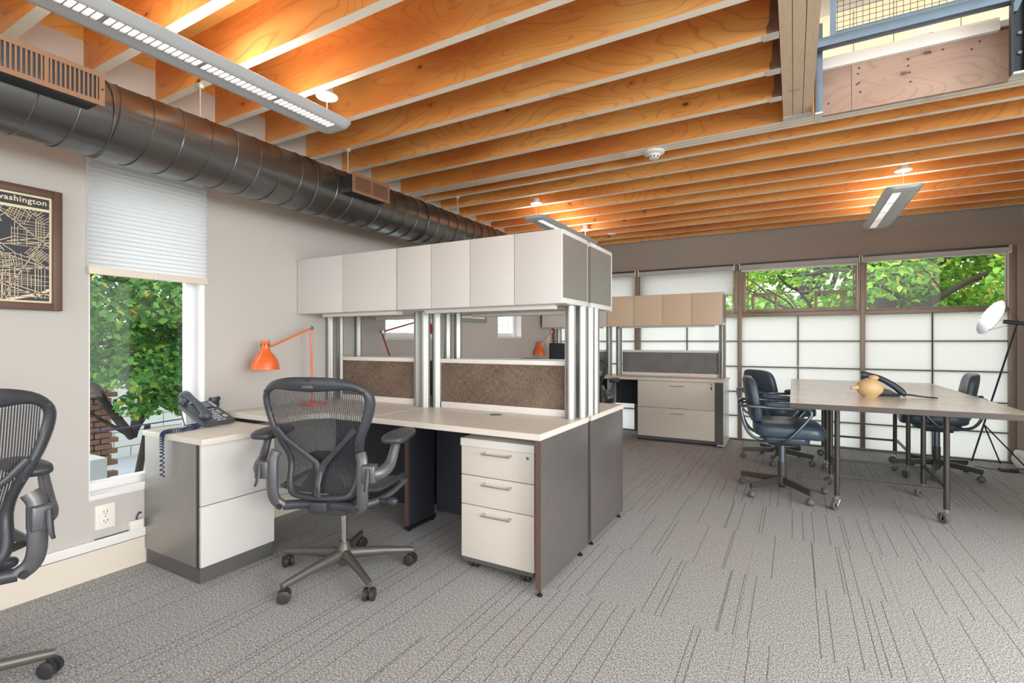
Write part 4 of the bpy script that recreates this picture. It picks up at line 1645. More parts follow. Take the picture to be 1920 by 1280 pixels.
    for i in range(n):
        A, Q = rings[i], rings[(i + 1) % n]
        for k in range(6):
            bm.faces.new((A[k], A[(k + 1) % 6], Q[(k + 1) % 6], Q[k]))
    obj('seat_frame', bm, 'graphite', t, smooth=60, fix=True, **P)
    bm = bmesh.new()
    x = -0.21
    while x < 0.212:
        u = abs(x) / 0.218
        y0, y1 = -0.18 + 0.06 * u ** 4, 0.222 - 0.06 * u ** 4
        pr = None
        for j in range(13):
            y = y0 + (y1 - y0) * j / 12
            c = [bm.verts.new((x - 0.0033, y, sz(x, y) - 0.002)), bm.verts.new((x + 0.0033, y, sz(x, y) - 0.002))]
            if pr:
                bm.faces.new((pr[0], pr[1], c[1], c[0]))
            pr = c
        x += 0.0088
    o = obj('seat_weave', bm, 'seat_weave', t, smooth=0, **P)
    o['kind'] = 'stuff'
    # under-seat linkage, mechanism
    for s in (-1, 1):
        bm = bmesh.new()
        pts = [(s * 0.215, 0.215, 0.435), (s * 0.212, 0.18, 0.415), (s * 0.19, 0.10, 0.385), (s * 0.15, 0.02, 0.365), (s * 0.09, -0.05, 0.36)]
        tube(bm, [(a, b, z + dz) for a, b, z in crom(pts, 12)], [.018, .02, .02, .018, .016, .016, .017, .018, .02, .022, .024, .024], 10, sx=1, sy=.8)
        cyl(bm, (s * 0.23, 0.19, 0.42 + dz), (s * 0.205, 0.19, 0.42 + dz), 0.022, 16)
        obj('side_link', bm, 'graphite_light', t, smooth=60, **P)
    bm = bmesh.new()
    box(bm, -0.085, 0.085, -0.17, 0.09, 0.345 + dz, 0.392 + dz, 0.012)
    sellip(bm, (0, 0, 0.345 + dz), (0.075, 0.085, 0.028), 0.6, 0.9)
    cyl(bm, (-0.12, 0.02, 0.365 + dz), (0.20, 0.02, 0.365 + dz), 0.013, 12)
    sellip(bm, (0.22, 0.02, 0.365 + dz), (0.028, 0.02, 0.02), 0.8, 0.8)
    cyl(bm, (0.08, -0.1, 0.36 + dz), (0.19, -0.1, 0.36 + dz), 0.006, 8)
    obj('tilt_mechanism', bm, 'graphite', t, smooth=50, **P)
    def kids(o):
        for c_ in o.children:
            yield c_
            yield from kids(c_)
    for c_ in kids(t):
        c_.data.transform(Matrix.Diagonal((1.09, 1, 1, 1)))
    bm = bmesh.new()
    cyl(bm, (0, 0, 0.10), (0, 0, 0.345 + dz), 0.0145, 16)
    obj('gas_lift', bm, 'chrome', t, **P)
    bm = bmesh.new()
    lathe(bm, [(0, 0.045), (0.022, 0.045), (0.03, 0.06), (0.038, 0.09), (0.034, 0.125), (0.024, 0.150), (0.024, 0.165), (0.0, 0.165)], 22, (0, 0, 0))
    obj('base_hub', bm, 'base_bronze', t, smooth=50, **P)
    return t


def star(t, angs, rad, h0, h1, m, cast, sect='round', world=False):
    for a in angs:
        ca, sa = math.cos(a), math.sin(a)
        bm = bmesh.new()
        if sect == 'round':
            pts = [(ca * r_, sa * r_, z) for r_, z in ((0.02, h0), (0.09, h0 - 0.003), (0.2, h1 + 0.012), (rad - 0.02, h1), (rad + 0.012, h1 - 0.004))]
            tube(bm, pts, [0.030, 0.026, 0.020, 0.0175, 0.014], 12, sx=0.85, sy=1.0, up=(0, 0, 1))
        else:
            pts = [(ca * r_, sa * r_, z) for r_, z in ((0.015, h0), (rad + 0.012, h1))]
            hw0 = 0.014
            rings = []
            for (x, y, z), hh in zip(pts, (0.024, 0.019)):
                nx, ny = -sa * hw0, ca * hw0
                rings.append([bm.verts.new(v) for v in ((x + nx, y + ny, z - hh), (x + nx, y + ny, z + hh), (x - nx, y - ny, z + hh), (x - nx, y - ny, z - hh))])
            for k in range(4):
                bm.faces.new((rings[0][k], rings[0][(k + 1) % 4], rings[1][(k + 1) % 4], rings[1][k]))
            bm.faces.new(rings[0][::-1])
            bm.faces.new(rings[1])
            bmesh.ops.recalc_face_normals(bm, faces=bm.faces)
            bmesh.ops.bevel(bm, geom=list(bm.edges), offset=0.003, segments=2, affect='EDGES')
        lg = obj('leg', bm, m, t, smooth=50, world=False)
        bm = bmesh.new()
        cx, cy = ca * rad, sa * rad
        tw = a + 0.9
        ax = Vector((math.cos(tw), math.sin(tw), 0))
        c = Vector((cx, cy, 0))
        if cast == 'twin':
            rr = 0.0285
            for s in (-1, 1):
                lathe(bm, [(0, 0), (rr * .55, 0), (rr * .6, 0.003), (rr, 0.004), (rr, 0.020), (rr * .8, 0.023), (rr * .4, .024), (0, 0.024)], 22, c + Vector((0, 0, rr)) + ax * (0.003 * s) , ax * s)
            cyl(bm, c + Vector((0, 0, rr)), c + Vector((0, 0, h1)), 0.006, 10)
            # hood
            sellip(bm, c + Vector((0, 0, rr + 0.006)), (0.012, 0.012, 0.026), 0.8, 0.8, 12, 8)
        else:
            rr = 0.026
            sellip(bm, c + Vector((0, 0, rr + .001)), (rr, rr, rr), 1, 1, 18, 12)
            lathe(bm, [(rr * 1.06, -0.008), (rr * 1.10, 0.0), (rr * 1.0, 0.012), (rr * .6, 0.024), (0.006, 0.03), (0, 0.03)], 18, c + Vector((0, 0, rr)))
            cyl(bm, c + Vector((0, 0, rr + .02)), c + Vector((0, 0, h1)), 0.006, 10)
        obj('caster', bm, 'rubber' if cast == 'twin' else 'grey_rubber', t, smooth=40, world=False)


ch = aeron('black mesh office chair facing the desk in the foreground centre')
ch.location = (-1.945, 1.755, 0)
HEAD = R(110.5 - 90)
ch.rotation_euler = (0, 0, HEAD)
star(ch, [R(a) - HEAD for a in (-93, -23, 48, 122, 195)], 0.325, 0.100, 0.078, 'base_bronze', 'twin')
ch2 = aeron('black mesh office chair cut off by the left picture edge', 0.46)
ch2.location = (-2.33, 0.41, 0)
ch2.rotation_euler = (0, 0, R(94))
for c_ in ch2.children:
    if c_.name.startswith('armrest'):
        c_.data.transform(Matrix.Diagonal((0.76, 1, 1, 1)))
    if c_.name.startswith('arm_support'):
        c_.data.transform(Matrix.Diagonal((0.86, 1, 1, 1)))
        for g_ in c_.children:
            g_.data.transform(Matrix.Diagonal((0.90, 1, 1, 1)))
star(ch2, [R(a - 94) for a in (1, 73, 145, 217, 289)], 0.325, 0.100, 0.078, 'base_bronze', 'twin')
dup(ch, (-2.13, 5.66, 0), R(8), 'black mesh office chair at the desk by the far wall').location.z = 0.0
dup(ch, (-2.15, 3.92, 0), R(184), 'mesh office chair behind the cluster, only its top showing')

# ================================================================== DESK LAMPS
def desk_lamp(base, joint, neck, label, twist=0.0, shade_drop=True, arm_m='orange_enamel'):
    base, joint, neck = Vector(base), Vector(joint), Vector(neck)
    t = thing('desk_lamp', label, 'lamp', base, group='orange desk lamps')
    bm = bmesh.new()
    lathe(bm, [(0, 0), (0.085, 0), (0.088, 0.005), (0.085, 0.012), (0.02, 0.018), (0.012, 0.03), (0, 0.03)], 32, base)
    obj('base', bm, arm_m, t)
    bm = bmesh.new()
    cyl(bm, base + Vector((0, 0, 0.02)), joint - Vector((0, 0, 0.012)), 0.0062, 12)
    obj('lower_arm', bm, arm_m, t)
    d = (neck - joint).normalized()
    bm = bmesh.new()
    cyl(bm, joint + d * 0.012, neck - d * 0.03, 0.0062, 12)
    obj('upper_arm', bm, arm_m, t)
    bm = bmesh.new()
    side = d.cross(Vector((0, 0, 1))).normalized()
    cyl(bm, joint - side * 0.013, joint + side * 0.013, 0.013, 16)
    sellip(bm, joint, (0.012, 0.012, 0.017), 1, 1, 14, 8)
    cyl(bm, neck - d * 0.034, neck - d * 0.004, 0.0045, 10)
    tube(bm, [neck - d * .018 + Vector((0, 0, 0.004)), neck - d * .012 + Vector((0, 0, .022))], [0.004, 0.008], 8, sx=1, sy=.3)
    obj('joint', bm, 'chrome', t)
    bm = bmesh.new()
    c = neck + d * 0.012 - Vector((0, 0, 0.125))
    prof = [(0.079, 0.0), (0.0805, 0.004), (0.078, 0.012), (0.076, 0.035), (0.068, 0.06), (0.052, 0.085), (0.034, 0.105), (0.026, 0.118), (0.0245, 0.165), (0.026, 0.168), (0.024, 0.176), (0, 0.178)]
    lathe(bm, prof, 36, c)
    lathe(bm, [(0.0, 0.110), (0.03, 0.100), (0.05, 0.082), (0.066, 0.058), (0.074, 0.034), (0.0765, 0.01), (0.079, 0.0)][::-1], 36, c)
    for f in bm.faces:
        f.material_index = 0
    sh = obj('lamp_shade', bm, arm_m, t, smooth=50, fix=True)
    bm = bmesh.new()
    lathe(bm, [(0.0, 0.106), (0.029, 0.096), (0.049, 0.078), (0.0645, 0.056), (0.0725, 0.033), (0.0755, 0.002)], 36, c)
    obj('shade_lining', bm, 'lamp_inside', sh, smooth=50)
    bm = bmesh.new()
    sellip(bm, c + Vector((0, 0, 0.055)), (0.024, 0.024, 0.032), 1, 1, 16, 10)
    obj('bulb', bm, 'lamp_inside', sh)
    bm = bmesh.new()
    for k in range(8):
        a = 2 * PI * k / 8
        x, y = c.x + math.cos(a) * 0.0252, c.y + math.sin(a) * 0.0252
        cyl(bm, (x, y, c.z + 0.14), (x, y, c.z + 0.157), 0.0022, 6)
    obj('vent_slots', bm, 'slot_dark', sh)
    return t


desk_lamp((-2.80, 2.255, D), (-2.80, 2.243, 1.242), (-2.80, 1.925, 1.112), 'orange desk lamp against the beige wall behind the mesh chair')
desk_lamp((-2.80, 3.13, D), (-2.80, 2.902, 1.229), (-2.80, 3.42, 1.345), 'red armed lamp seen through the gap between the posts', arm_m='red_enamel')
desk_lamp((-2.84, 6.12, D + 0.001), (-2.84, 6.12, 1.29), (-2.88, 5.86, 1.115), 'small orange lamp at the far left corner desk')

# ================================================================== TELEPHONE
ph = thing('desk_telephone', 'dark desk telephone with coiled cord on the white topped file cabinet', 'telephone', (-2.70, 1.60, 0.692))
# local: x' along +X right, y' depth; phone faces +X/-Y; build in local frame, then rotate
PB = dict(world=False)
bm = bmesh.new()
prism(bm, [(-0.105, 0.006), (-0.10, 0.0), (0.085, 0.0), (0.10, 0.012), (0.10, 0.03), (-0.085, 0.125), (-0.105, 0.122)], -0.10, 0.10, 'yz')
# wedge: remove belly
bm.free()
bm = bmesh.new()
prism(bm, [(0.10, 0.004), (0.102, 0.022), (-0.088, 0.118), (-0.10, 0.112), (-0.098, 0.098), (0.075, 0.004)], -0.095, 0.095, 'yz')
bmesh.ops.bevel(bm, geom=list(bm.edges), offset=0.003, segments=2, affect='EDGES')
# here y: + = front (low) edge, - = back (high) edge
obj('body', bm, 'phone_body', ph, **PB)
bm = bmesh.new()
tube(bm, [(-0.09, -0.09, 0.1), (-0.09, -0.055, 0.005), (-0.09, 0.0, 0.005)], 0.004, 6)
tube(bm, [(0.09, -0.09, 0.1), (0.09, -0.055, 0.005), (0.09, 0.0, 0.005)], 0.004, 6)
box(bm, -0.09, 0.09, -0.058, -0.045, 0.001, 0.007)
obj('stand', bm, 'phone_body', ph, **PB)
sl = (0.118 - 0.022) / (-0.088 - 0.102)


def top_z(y):
    return 0.022 + (y - 0.102) * sl


def on_top(bm, x0, x1, y0, y1, h, e=0.0):
    r0 = [bm.verts.new((x, y, top_z(y) - 0.001)) for x, y in ((x0, y0), (x1, y0), (x1, y1), (x0, y1))]
    nx = Vector((0, -sl, 1)).normalized() * h
    r1 = [bm.verts.new((x, y + nx.y, top_z(y) + nx.z)) for x, y in ((x0 + e, y0 + e), (x1 - e, y0 + e), (x1 - e, y1 - e), (x0 + e, y1 - e))]
    bm.faces.new(r0[::-1])
    bm.faces.new(r1)
    for k in range(4):
        bm.faces.new((r0[k], r0[(k + 1) % 4], r1[(k + 1) % 4], r1[k]))


bm = bmesh.new()
on_top(bm, -0.035, 0.062, -0.08, -0.018, 0.006, 0.003)
o = obj('display_bezel', bm, 'black_gloss', ph, fix=True, **PB)
bm = bmesh.new()
on_top(bm, -0.022, 0.050, -0.070, -0.028, 0.0075, 0.0)
obj('display', bm, 'phone_display', o, fix=True, **PB)
for r_ in range(4):
    for c_ in range(3):
        bm = bmesh.new()
        x = -0.018 + c_ * 0.019
        y = 0.008 + r_ * 0.019
        on_top(bm, x, x + 0.0125, y, y + 0.011, 0.005, 0.0012)
        obj('key', bm, 'phone_key', ph, fix=True, **PB)
bm = bmesh.new()
for k in range(4):
    on_top(bm, -0.026 + k * 0.02, -0.011 + k * 0.02, -0.012, -0.006, 0.004, 0.001)
for k in range(3):
    on_top(bm, 0.068, 0.086, -0.078 + k * 0.018, -0.066 + k * 0.018, 0.004, 0.001)
for k in range(2):
    on_top(bm, 0.045, 0.065, 0.006 + k * .016, 0.013 + k * .016, 0.004, 0.001)
    on_top(bm, -0.01 + k * .03, 0.012 + k * .03, 0.086, 0.092, 0.004, 0.001)
obj('function_keys', bm, 'phone_key', ph, fix=True, **PB)['kind'] = 'stuff'
bm = bmesh.new()
lathe(bm, [(0, 0), (0.013, 0), (0.014, 0.003), (0.008, 0.005), (0, 0.006)], 20, (0.060, 0.062, top_z(0.062)), Vector((0, -sl, 1)))
obj('nav_ring', bm, 'phone_key', ph, **PB)
bm = bmesh.new()
hp = [(-0.068, -0.105, 0.150), (-0.068, -0.075, 0.172), (-0.068, -0.03, 0.148), (-0.068, 0.02, 0.118), (-0.068, 0.075, 0.075), (-0.068, 0.100, 0.050)]
tube(bm, crom(hp, 18), [.016, .022, .025, .024, .021, .019, .0175, .017, .017, .017, .0175, .018, .02, .022, .024, .024, .021, .014], 14, sx=1.15, sy=0.8)
sellip(bm, (-0.068, -0.08, 0.140), (0.026, 0.024, 0.022), .8, .8, 16, 10)
sellip(bm, (-0.068, 0.07, 0.062), (0.026, 0.026, 0.020), .8, .8, 16, 10)
obj('handset', bm, 'phone_body', ph, smooth=60, **PB)
bm = bmesh.new()
box(bm, 0.092, 0.118, -0.10, -0.045, 0.075, 0.135, 0.006)
cyl(bm, (0.098, -0.05, 0.13), (0.118, -0.05, 0.13), 0.012, 12)
obj('side_module', bm, 'black_gloss', ph, **PB)
for c_ in list(ph.children) + [g_ for c_ in ph.children for g_ in c_.children]:
    c_.data.transform(Matrix.Diagonal((-1, 1, 1, 1)))
    c_.data.flip_normals()
ph.location = (-2.845, 1.592, 0.6925)
ph.rotation_euler = (0, 0, R(-80))
# coiled cord: from phone over edge of the cabinet front (-Y side) down
pc = crom([(-2.755, 1.50, 0.705), (-2.735, 1.46, 0.7025), (-2.72, 1.40, 0.7025), (-2.725, 1.345, 0.7035), (-2.728, 1.314, 0.698), (-2.73, 1.308, 0.670), (-2.73, 1.308, 0.60), (-2.73, 1.309, 0.48)], 90)
coil = []
n = 620
for i in range(n):
    t_ = i / (n - 1) * (len(pc) - 1)
    k = min(int(t_), len(pc) - 2)
    p = pc[k].lerp(pc[k + 1], t_ - k)
    d = (pc[k + 1] - pc[k]).normalized()
    a, b = frame_of(d)
    th = i / 16 * 2 * PI
    coil.append(p + (a * math.cos(th) + b * math.sin(th)) * 0.0088)
bm = bmesh.new()
tube(bm, coil, 0.0029, 6)
cord = obj('telephone_cord', bm, 'blue_cord')
tag(cord, 'dark blue coiled telephone cord hanging down the file cabinet side', 'cord')

# ================================================================== FAR WORKSTATION
fd = thing('far_desk', 'long cream desk in front of the lit window panels', 'desk', (-1.8, 6.1, 0))
for a, b in ((XL + 0.002, -2.032), (-2.028, -0.655)):
    obj('desktop', B(a, b, 5.845, 6.415, 0.706, D, 0.002), 'cream_desk', fd)
obj('end_panel', B(-0.690, -0.664, 5.86, 6.41, 0.03, 0.7055, 0.001), 'carcass', fd)
obj('end_panel_front', B(-0.742, -0.664, 5.852, 5.8595, 0.03, 0.7055), 'dark_grey', fd)
obj('middle_leg', B(-2.045, -2.02, 6.08, 6.35, 0.03, 0.7055), 'carcass', fd)
obj('modesty_panel', B(-2.018, -1.64, 6.35, 6.365, 0.36, 0.7055), 'navy_panel', fd)
obj('modesty_panel', B(XL + 0.02, -2.047, 6.35, 6.365, 0.06, 0.7055), 'navy_panel', fd)
obj('base_rail', B(-0.73, -0.655, 5.86, 6.41, 0.012, 0.0295), 'cream_base', fd)
for x, y in ((-0.70, 5.90), (-0.70, 6.37), (-2.032, 6.1)):
    glide(fd, x, y, 0.012 if x > -1 else 0.03)
bb = bmesh.new()
lathe(bb, [(0, 0), (0.032, 0), (0.032, 0.002), (0, 0.0015)], 20, (-1.3, 6.2, D))
obj('cable_grommet', bb, 'graphite_light', fd)
lf = thing('lateral_file', 'wide two drawer cream file cabinet under the far desk', 'cabinet', (-1.18, 6.1, 0))
obj('carcass', B(-1.612, -0.745, 5.885, 6.34, 0.03, 0.7045, 0.001), 'dark_grey', lf)
obj('base_rail', B(-1.610, -0.747, 5.872, 5.8845, 0.022, 0.055), 'dark_grey', lf)
for z0, z1 in ((0.058, 0.390), (0.394, 0.702)):
    dr = obj('drawer', B(-1.600, -0.750, 5.866, 5.8845, z0, z1, 0.0015), 'drawer_cream', lf)
    handle(dr, (-1.215, 5.866, z1 - 0.052), (-1.085, 5.866, z1 - 0.052), (0, -0.026, 0))
    if z0 > .2:
        lk = lock(dr, (-0.785, 5.866, 0.682), (0, -1, 0))
        bm = bmesh.new()
        box(bm, -0.788, -0.782, 5.853, 5.8595, 0.64, 0.66, 0.001)
        sellip(bm, (-0.785, 5.858, 0.635), (0.009, 0.002, 0.011), 1, 1, 12, 6)
        obj('key', bm, 'slot_dark', lk)
glide(lf, -1.60, 5.90, 0.022)
overhead(-2.92, -2.025, 6.0, 6.35, [-2.92, -2.47, -2.025], 'far overhead cabinet with two pale doors beside left wall')
overhead(-2.021, -0.686, 6.0, 6.35, [-2.021, -1.687, -1.344, -1.015, -0.686], 'far overhead cabinet with four tan doors in front of the shade', dm='door_cream')
for (x, y, lab) in ((-0.712, 6.20, 'right end aluminium post on the far desk'),
                    (-1.93, 6.20, 'right one of the far middle posts'),
                    (-2.06, 6.20, 'left one of the far middle posts'),
                    (-2.78, 6.24, 'far post beside the black monitor')):
    post(x, y, D + 0.0005, ZO0 - 0.001, lab, r=0.03)
screen(-1.895, -0.748, 6.24, 'grey fabric screen on the far desk', cloth='grey_screen_fabric', zt=1.05)
screen(-2.745, -2.095, 6.24, 'grey fabric screen behind the black monitor', cloth='grey_screen_fabric', zt=1.05)
mo = thing('monitor', 'black computer monitor on the far left desk', 'monitor', (-2.58, 6.06, D))
obj('panel', B(-2.815, -2.36, 6.0, 6.025, 0.84, 1.135, 0.004), 'lcd_black', mo)
obj('screen', B(-2.805, -2.37, 5.998, 5.9995, 0.85, 1.125), 'black_gloss', mo, smooth=0)
bm = bmesh.new()
box(bm, -2.61, -2.56, 6.026, 6.045, 0.745, 0.98, 0.003)
box(bm, -2.68, -2.49, 5.98, 6.12, D + 0.0005, 0.747, 0.003)
obj('stand', bm, 'lcd_black', mo)

# ================================================================== MEETING TABLES
def caster_big(parent, x, y, ztop, ang):
    bm = bmesh.new()
    ax = Vector((math.cos(ang), math.sin(ang), 0))
    off = Vector((-ax.y, ax.x, 0)) * 0.022
    c = Vector((x, y, 0.034)) + off
    r_ = 0.034
    lathe(bm, [(0.012, -0.009), (r_ * .72, -0.009), (r_ * .78, -0.011), (r_ * .96, -0.010), (r_, -0.005), (r_, 0.005), (r_ * .96, 0.010), (r_ * .78, .011), (r_ * .72, 0.009), (0.012, 0.009)], 28, c, ax)
    o = obj('caster_wheel', bm, 'grey_rubber', parent)
    bm = bmesh.new()
    for s in (-1, 1):
        tube(bm, [c + ax * 0.0135 * s, c + ax * 0.0135 * s - off * 0.75 + Vector((0, 0, 0.040))], [0.006, 0.014], 8, sx=1, sy=.25)
    top = c - off + Vector((0, 0, 0.040))
    cyl(bm, top, Vector((top.x, top.y, ztop)), 0.016, 16)
    cyl(bm, c - ax * .016, c + ax * .016, 0.006, 10)
    tube(bm, [top + Vector((0, 0, -0.004)), c + off * 1.1 + Vector((0, 0, 0.012))], [0.011, 0.009], 6, sx=1, sy=.3)
    obj('caster_fork', bm, 'chrome', o)


def work_table(x0, x1, y0, y1, lx0, lx1, ly0, ly1, label, side):
    t = thing('meeting_table', label, 'table', ((x0 + x1) / 2, (y0 + y1) / 2, 0), group='rolling meeting tables')
    zt = 0.757
    bm = bmesh.new()
    box(bm, x0, x1, y0, y1, zt - 0.034, zt, 0.0015)
    bm.normal_update()
    for f in bm.faces:
        f.material_index = 0 if abs(f.normal.z) > 0.5 else 1
    obj('tabletop', bm, ['table_oak', 'table_edge'], t, smooth=0)
    e = 0.0165
    angs = (2.5, 0.6, 1.2, 2.0)
    for k, (x, y) in enumerate(((lx0, ly0), (lx1, ly0), (lx0, ly1), (lx1, ly1))):
        obj('leg', cyl(bmesh.new(), (x, y, 0.096), (x, y, zt - 0.0345), 0.0165, 16), 'table_steel', t)
        caster_big(t, x, y, 0.0955, angs[k])
    for y in (ly0, ly1):
        obj('cross_rail', B(lx0 + e, lx1 - e, y - 0.009, y + 0.009, 0.205, 0.223), 'table_steel', t)
        obj('top_rail', B(lx0 + e, lx1 - e, y - 0.012, y + 0.012, zt - 0.065, zt - 0.0345), 'table_steel', t)
    for x in (lx0, lx1):
        obj('side_rail', B(x - 0.009, x + 0.009, ly0 + e, ly1 - e, 0.222, 0.238), 'table_steel', t)
    return t


work_table(-0.02, 1.145, 3.70, 5.035, 0.262, 0.842, 4.09, 4.74, 'pale oak topped rolling table carrying the ceramic bird, nearer the camera', 0)
work_table(-0.02, 1.145, 5.039, 6.13, 0.262, 0.842, 5.30, 5.93, 'pale oak topped rolling table nearer the window panels', 1)

br = thing('ceramic_bird', 'tan ceramic bird with a long beak on the meeting table', 'figurine', (0.475, 4.36, 0.757))
bm = bmesh.new()
sellip(bm, (0.475, 4.36, 0.757 + 0.066), (0.082, 0.066, 0.066), 1, 1, 28, 18, fn=lambda p: (p.x, p.y, p.z if p.z > -0.055 else -0.0655))
obj('body', bm, 'bird_glaze', br)
bm = bmesh.new()
tube(bm, [(0.41, 4.345, 0.825), (0.385, 4.335, 0.822), (0.362, 4.325, 0.818)], [0.024, 0.013, 0.009], 12)
obj('beak', bm, 'bird_glaze', br)
bm = bmesh.new()
sellip(bm, (0.498, 4.365, 0.895), (0.032, 0.03, 0.02), 1, 1, 20, 12)
cyl(bm, (0.495, 4.365, 0.87), (0.497, 4.365, 0.89), 0.02)
obj('knob_lid', bm, 'bird_glaze', br)
bk = thing('black_ornament', 'black arched ornament with a long flat tail behind ceramic bird', 'ornament', (0.62, 4.50, 0.757))
bm = bmesh.new()
tube(bm, crom([(0.435, 4.50, 0.905), (0.48, 4.50, 0.905), (0.55, 4.49, 0.885), (0.63, 4.48, 0.835), (0.68, 4.47, 0.785), (0.69, 4.46, 0.764)], 20), [.022, .026, .024, .021, .019, .018, .018, .018, .018, .018, .019, .02, .02, .021, .021, .02, .017, .014, .01, .006], 12, sx=0.9, sy=1.1)
obj('arch', bm, 'black_gloss', bk)
bm = bmesh.new()
tube(bm, crom([(0.50, 4.47, 0.772), (0.60, 4.46, 0.768), (0.70, 4.45, 0.778), (0.79, 4.44, 0.768), (0.865, 4.43, 0.765)], 14), [0.014, 0.014, .013, .013, .013, .013, .012, .011, .01, .009, .009, .009, .010, .008], 10, sx=1.4, sy=.55)
obj('tail', bm, 'black_gloss', bk)
bm = bmesh.new()
prism(bm, [(0.53, 0.759), (0.54, 0.825), (0.60, 0.808), (0.66, 0.775), (0.665, 0.759)], 4.46, 4.50, 'xz')
obj('body', bm, 'black_gloss', bk)

# ================================================================== ARMCHAIRS (local: faces +Y)
def armchair(label):
    t = thing('leather_armchair', label, 'chair', (0, 0, 0), 0, group='blue black leather office armchairs')
    P = dict(world=False)

    def tuft(p):
        q = 1 - 0.28 * math.exp(-((p.x / 0.05) ** 2 + (p.y / 0.05) ** 2)) * (1 if p.z > 0 else 0)
        return (p.x, p.y, p.z * q + 0.012 * (1 - (p.x / .25) ** 2) * (1 if p.z > 0 else 0) - 0.02 * max(0, p.y / 0.23) ** 3)
    bm = bmesh.new()
    sellip(bm, (0, 0.035, 0.500), (0.245, 0.235, 0.058), 0.5, 0.42, 40, 20, fn=tuft)
    obj('seat', bm, 'leather', t, smooth=70, **P)
    bm = bmesh.new()
    sellip(bm, (0, 0.01, 0.435), (0.19, 0.165, 0.035), 0.35, 0.4, 28, 10)
    obj('seat_pan', bm, 'leather', t, smooth=60, **P)

    def backf(p):
        y = p.y + 0.55 * p.x * p.x - 0.17 * p.z
        if p.y > 0:
            y -= 0.022 * math.exp(-((p.x / 0.045) ** 2 + (p.z / 0.045) ** 2))
        return (p.x * (1 - 0.10 * max(0, p.z) / 0.17), y, p.z)
    bm = bmesh.new()
    sellip(bm, (0, -0.215, 0.715), (0.225, 0.040, 0.170), 0.42, 0.5, 44, 22, fn=backf)
    obj('backrest', bm, 'leather', t, smooth=70, **P)
    bm = bmesh.new()
    cyl(bm, (0, -0.185, 0.715), (0, -0.178, 0.715), 0.012, 12)
    obj('tuft_button', bm, 'leather', t, **P)
    bm = bmesh.new()
    sellip(bm, (0, -0.285, 0.68), (0.02, 0.02, 0.02), 1, 1, 12, 8)
    cyl(bm, (0, -0.28, 0.68), (0, -0.24, 0.68), 0.008)
    obj('back_knob', bm, 'rubber', t, **P)
    for s in (-1, 1):
        # tubular side: under seat -> front diagonal up -> armrest -> wraps behind back
        bm = bmesh.new()
        pts = [(s * 0.15, -0.02, 0.425), (s * 0.24, 0.0, 0.43), (s * 0.265, 0.06, 0.50), (s * 0.27, 0.13, 0.59), (s * 0.27, 0.160, 0.645), (s * 0.27, 0.13, 0.674), (s * 0.27, 0.02, 0.676), (s * 0.268, -0.12, 0.677), (s * 0.26, -0.23, 0.68), (s * 0.22, -0.285, 0.68), (s * 0.12, -0.285, 0.678), (0, -0.28, 0.677)]
        tube(bm, crom(pts, 44), 0.0115, 10)
        pts = [(s * 0.21, -0.285, 0.68), (s * 0.21, -0.285, 0.62), (s * 0.20, -0.25, 0.50), (s * 0.17, -0.19, 0.435), (s * 0.12, -0.08, 0.425)]
        tube(bm, crom(pts, 20), 0.0115, 10)
        obj('arm_tube', bm, 'blue_tube', t, smooth=60, **P)
        bm = bmesh.new()
        sellip(bm, (s * 0.27, 0.02, 0.698), (0.028, 0.150, 0.020), 0.55, 0.5, 26, 12, fn=lambda p: (p.x, p.y, p.z - 1.2 * max(0, p.y) ** 2))
        obj('arm_pad', bm, 'leather', t, smooth=60, **P)
    bm = bmesh.new()
    box(bm, -0.11, 0.11, -0.10, 0.11, 0.380, 0.412, 0.006)
    obj('mechanism', bm, 'black_steel', t, **P)
    bm = bmesh.new()
    lathe(bm, [(0, 0.22), (0.024, 0.22), (0.024, 0.38), (0, 0.38)], 20)
    obj('upper_column', bm, 'blue_tube', t, **P)
    bm = bmesh.new()
    lathe(bm, [(0, 0.045), (0.022, 0.045), (0.028, 0.06), (0.034, 0.065), (0.034, 0.13), (0.028, 0.135), (0.028, 0.24), (0, 0.24)], 24)
    obj('column', bm, 'leg_bronze', t, **P)
    return t


ac = armchair('leather armchair facing the table, nearest of the left pair')
HA = R(-84)
star(ac, [R(a) - HA for a in (88, 157, 231, 306, 22)], 0.305, 0.105, 0.088, 'leg_bronze', 'ball', sect='rect')
ac.location = (-0.075, 4.33, 0)
ac.rotation_euler = (0, 0, HA)
dup(ac, (-0.13, 5.50, 0), R(-52), 'leather armchair at left behind the nearest armchair')
dup(ac, (1.09, 5.62, 0), R(84), 'leather armchair on the right side of the tables')

# ================================================================== FLOOR LAMP
flp = thing('floor_lamp', 'tripod floor lamp with round mirrored reflector at the right wall', 'floor lamp', (1.6, 6.1, 0))
P1, P2, P3 = Vector((1.495, 6.36, 0.006)), Vector((1.70, 6.36, 0.006)), Vector((1.80, 5.95, 0.006))
TOP = Vector((1.690, 5.93, 1.30))
hub = P1.lerp(TOP, 0.29)
bm = bmesh.new()
tube(bm, [P1, TOP], 0.0075, 10)
obj('pole', bm, 'black_gloss', flp)
for q in (P2, P3):
    bm = bmesh.new()
    tube(bm, [hub, q], 0.006, 10)
    obj('leg', bm, 'black_gloss', flp)
bm = bmesh.new()
cyl(bm, TOP + Vector((-0.085, 0.01, 0.03)), TOP + Vector((0.09, -0.02, 0.0)), 0.018, 16)
obj('lamp_head', bm, 'black_gloss', flp)
dc = Vector((1.515, 5.90, 1.365))
dn = Vector((-0.55, -0.75, 0.30)).normalized()
dn = Vector((-0.87, -0.17, 0.42)).normalized()
bm = bmesh.new()
lathe(bm, [(0, 0.0), (0.16, 0.0), (0.162, 0.002), (0.16, 0.004), (0, 0.004)], 48, dc, dn)
disc = obj('reflector_disc', bm, 'mirror_disc', flp)
bm = bmesh.new()
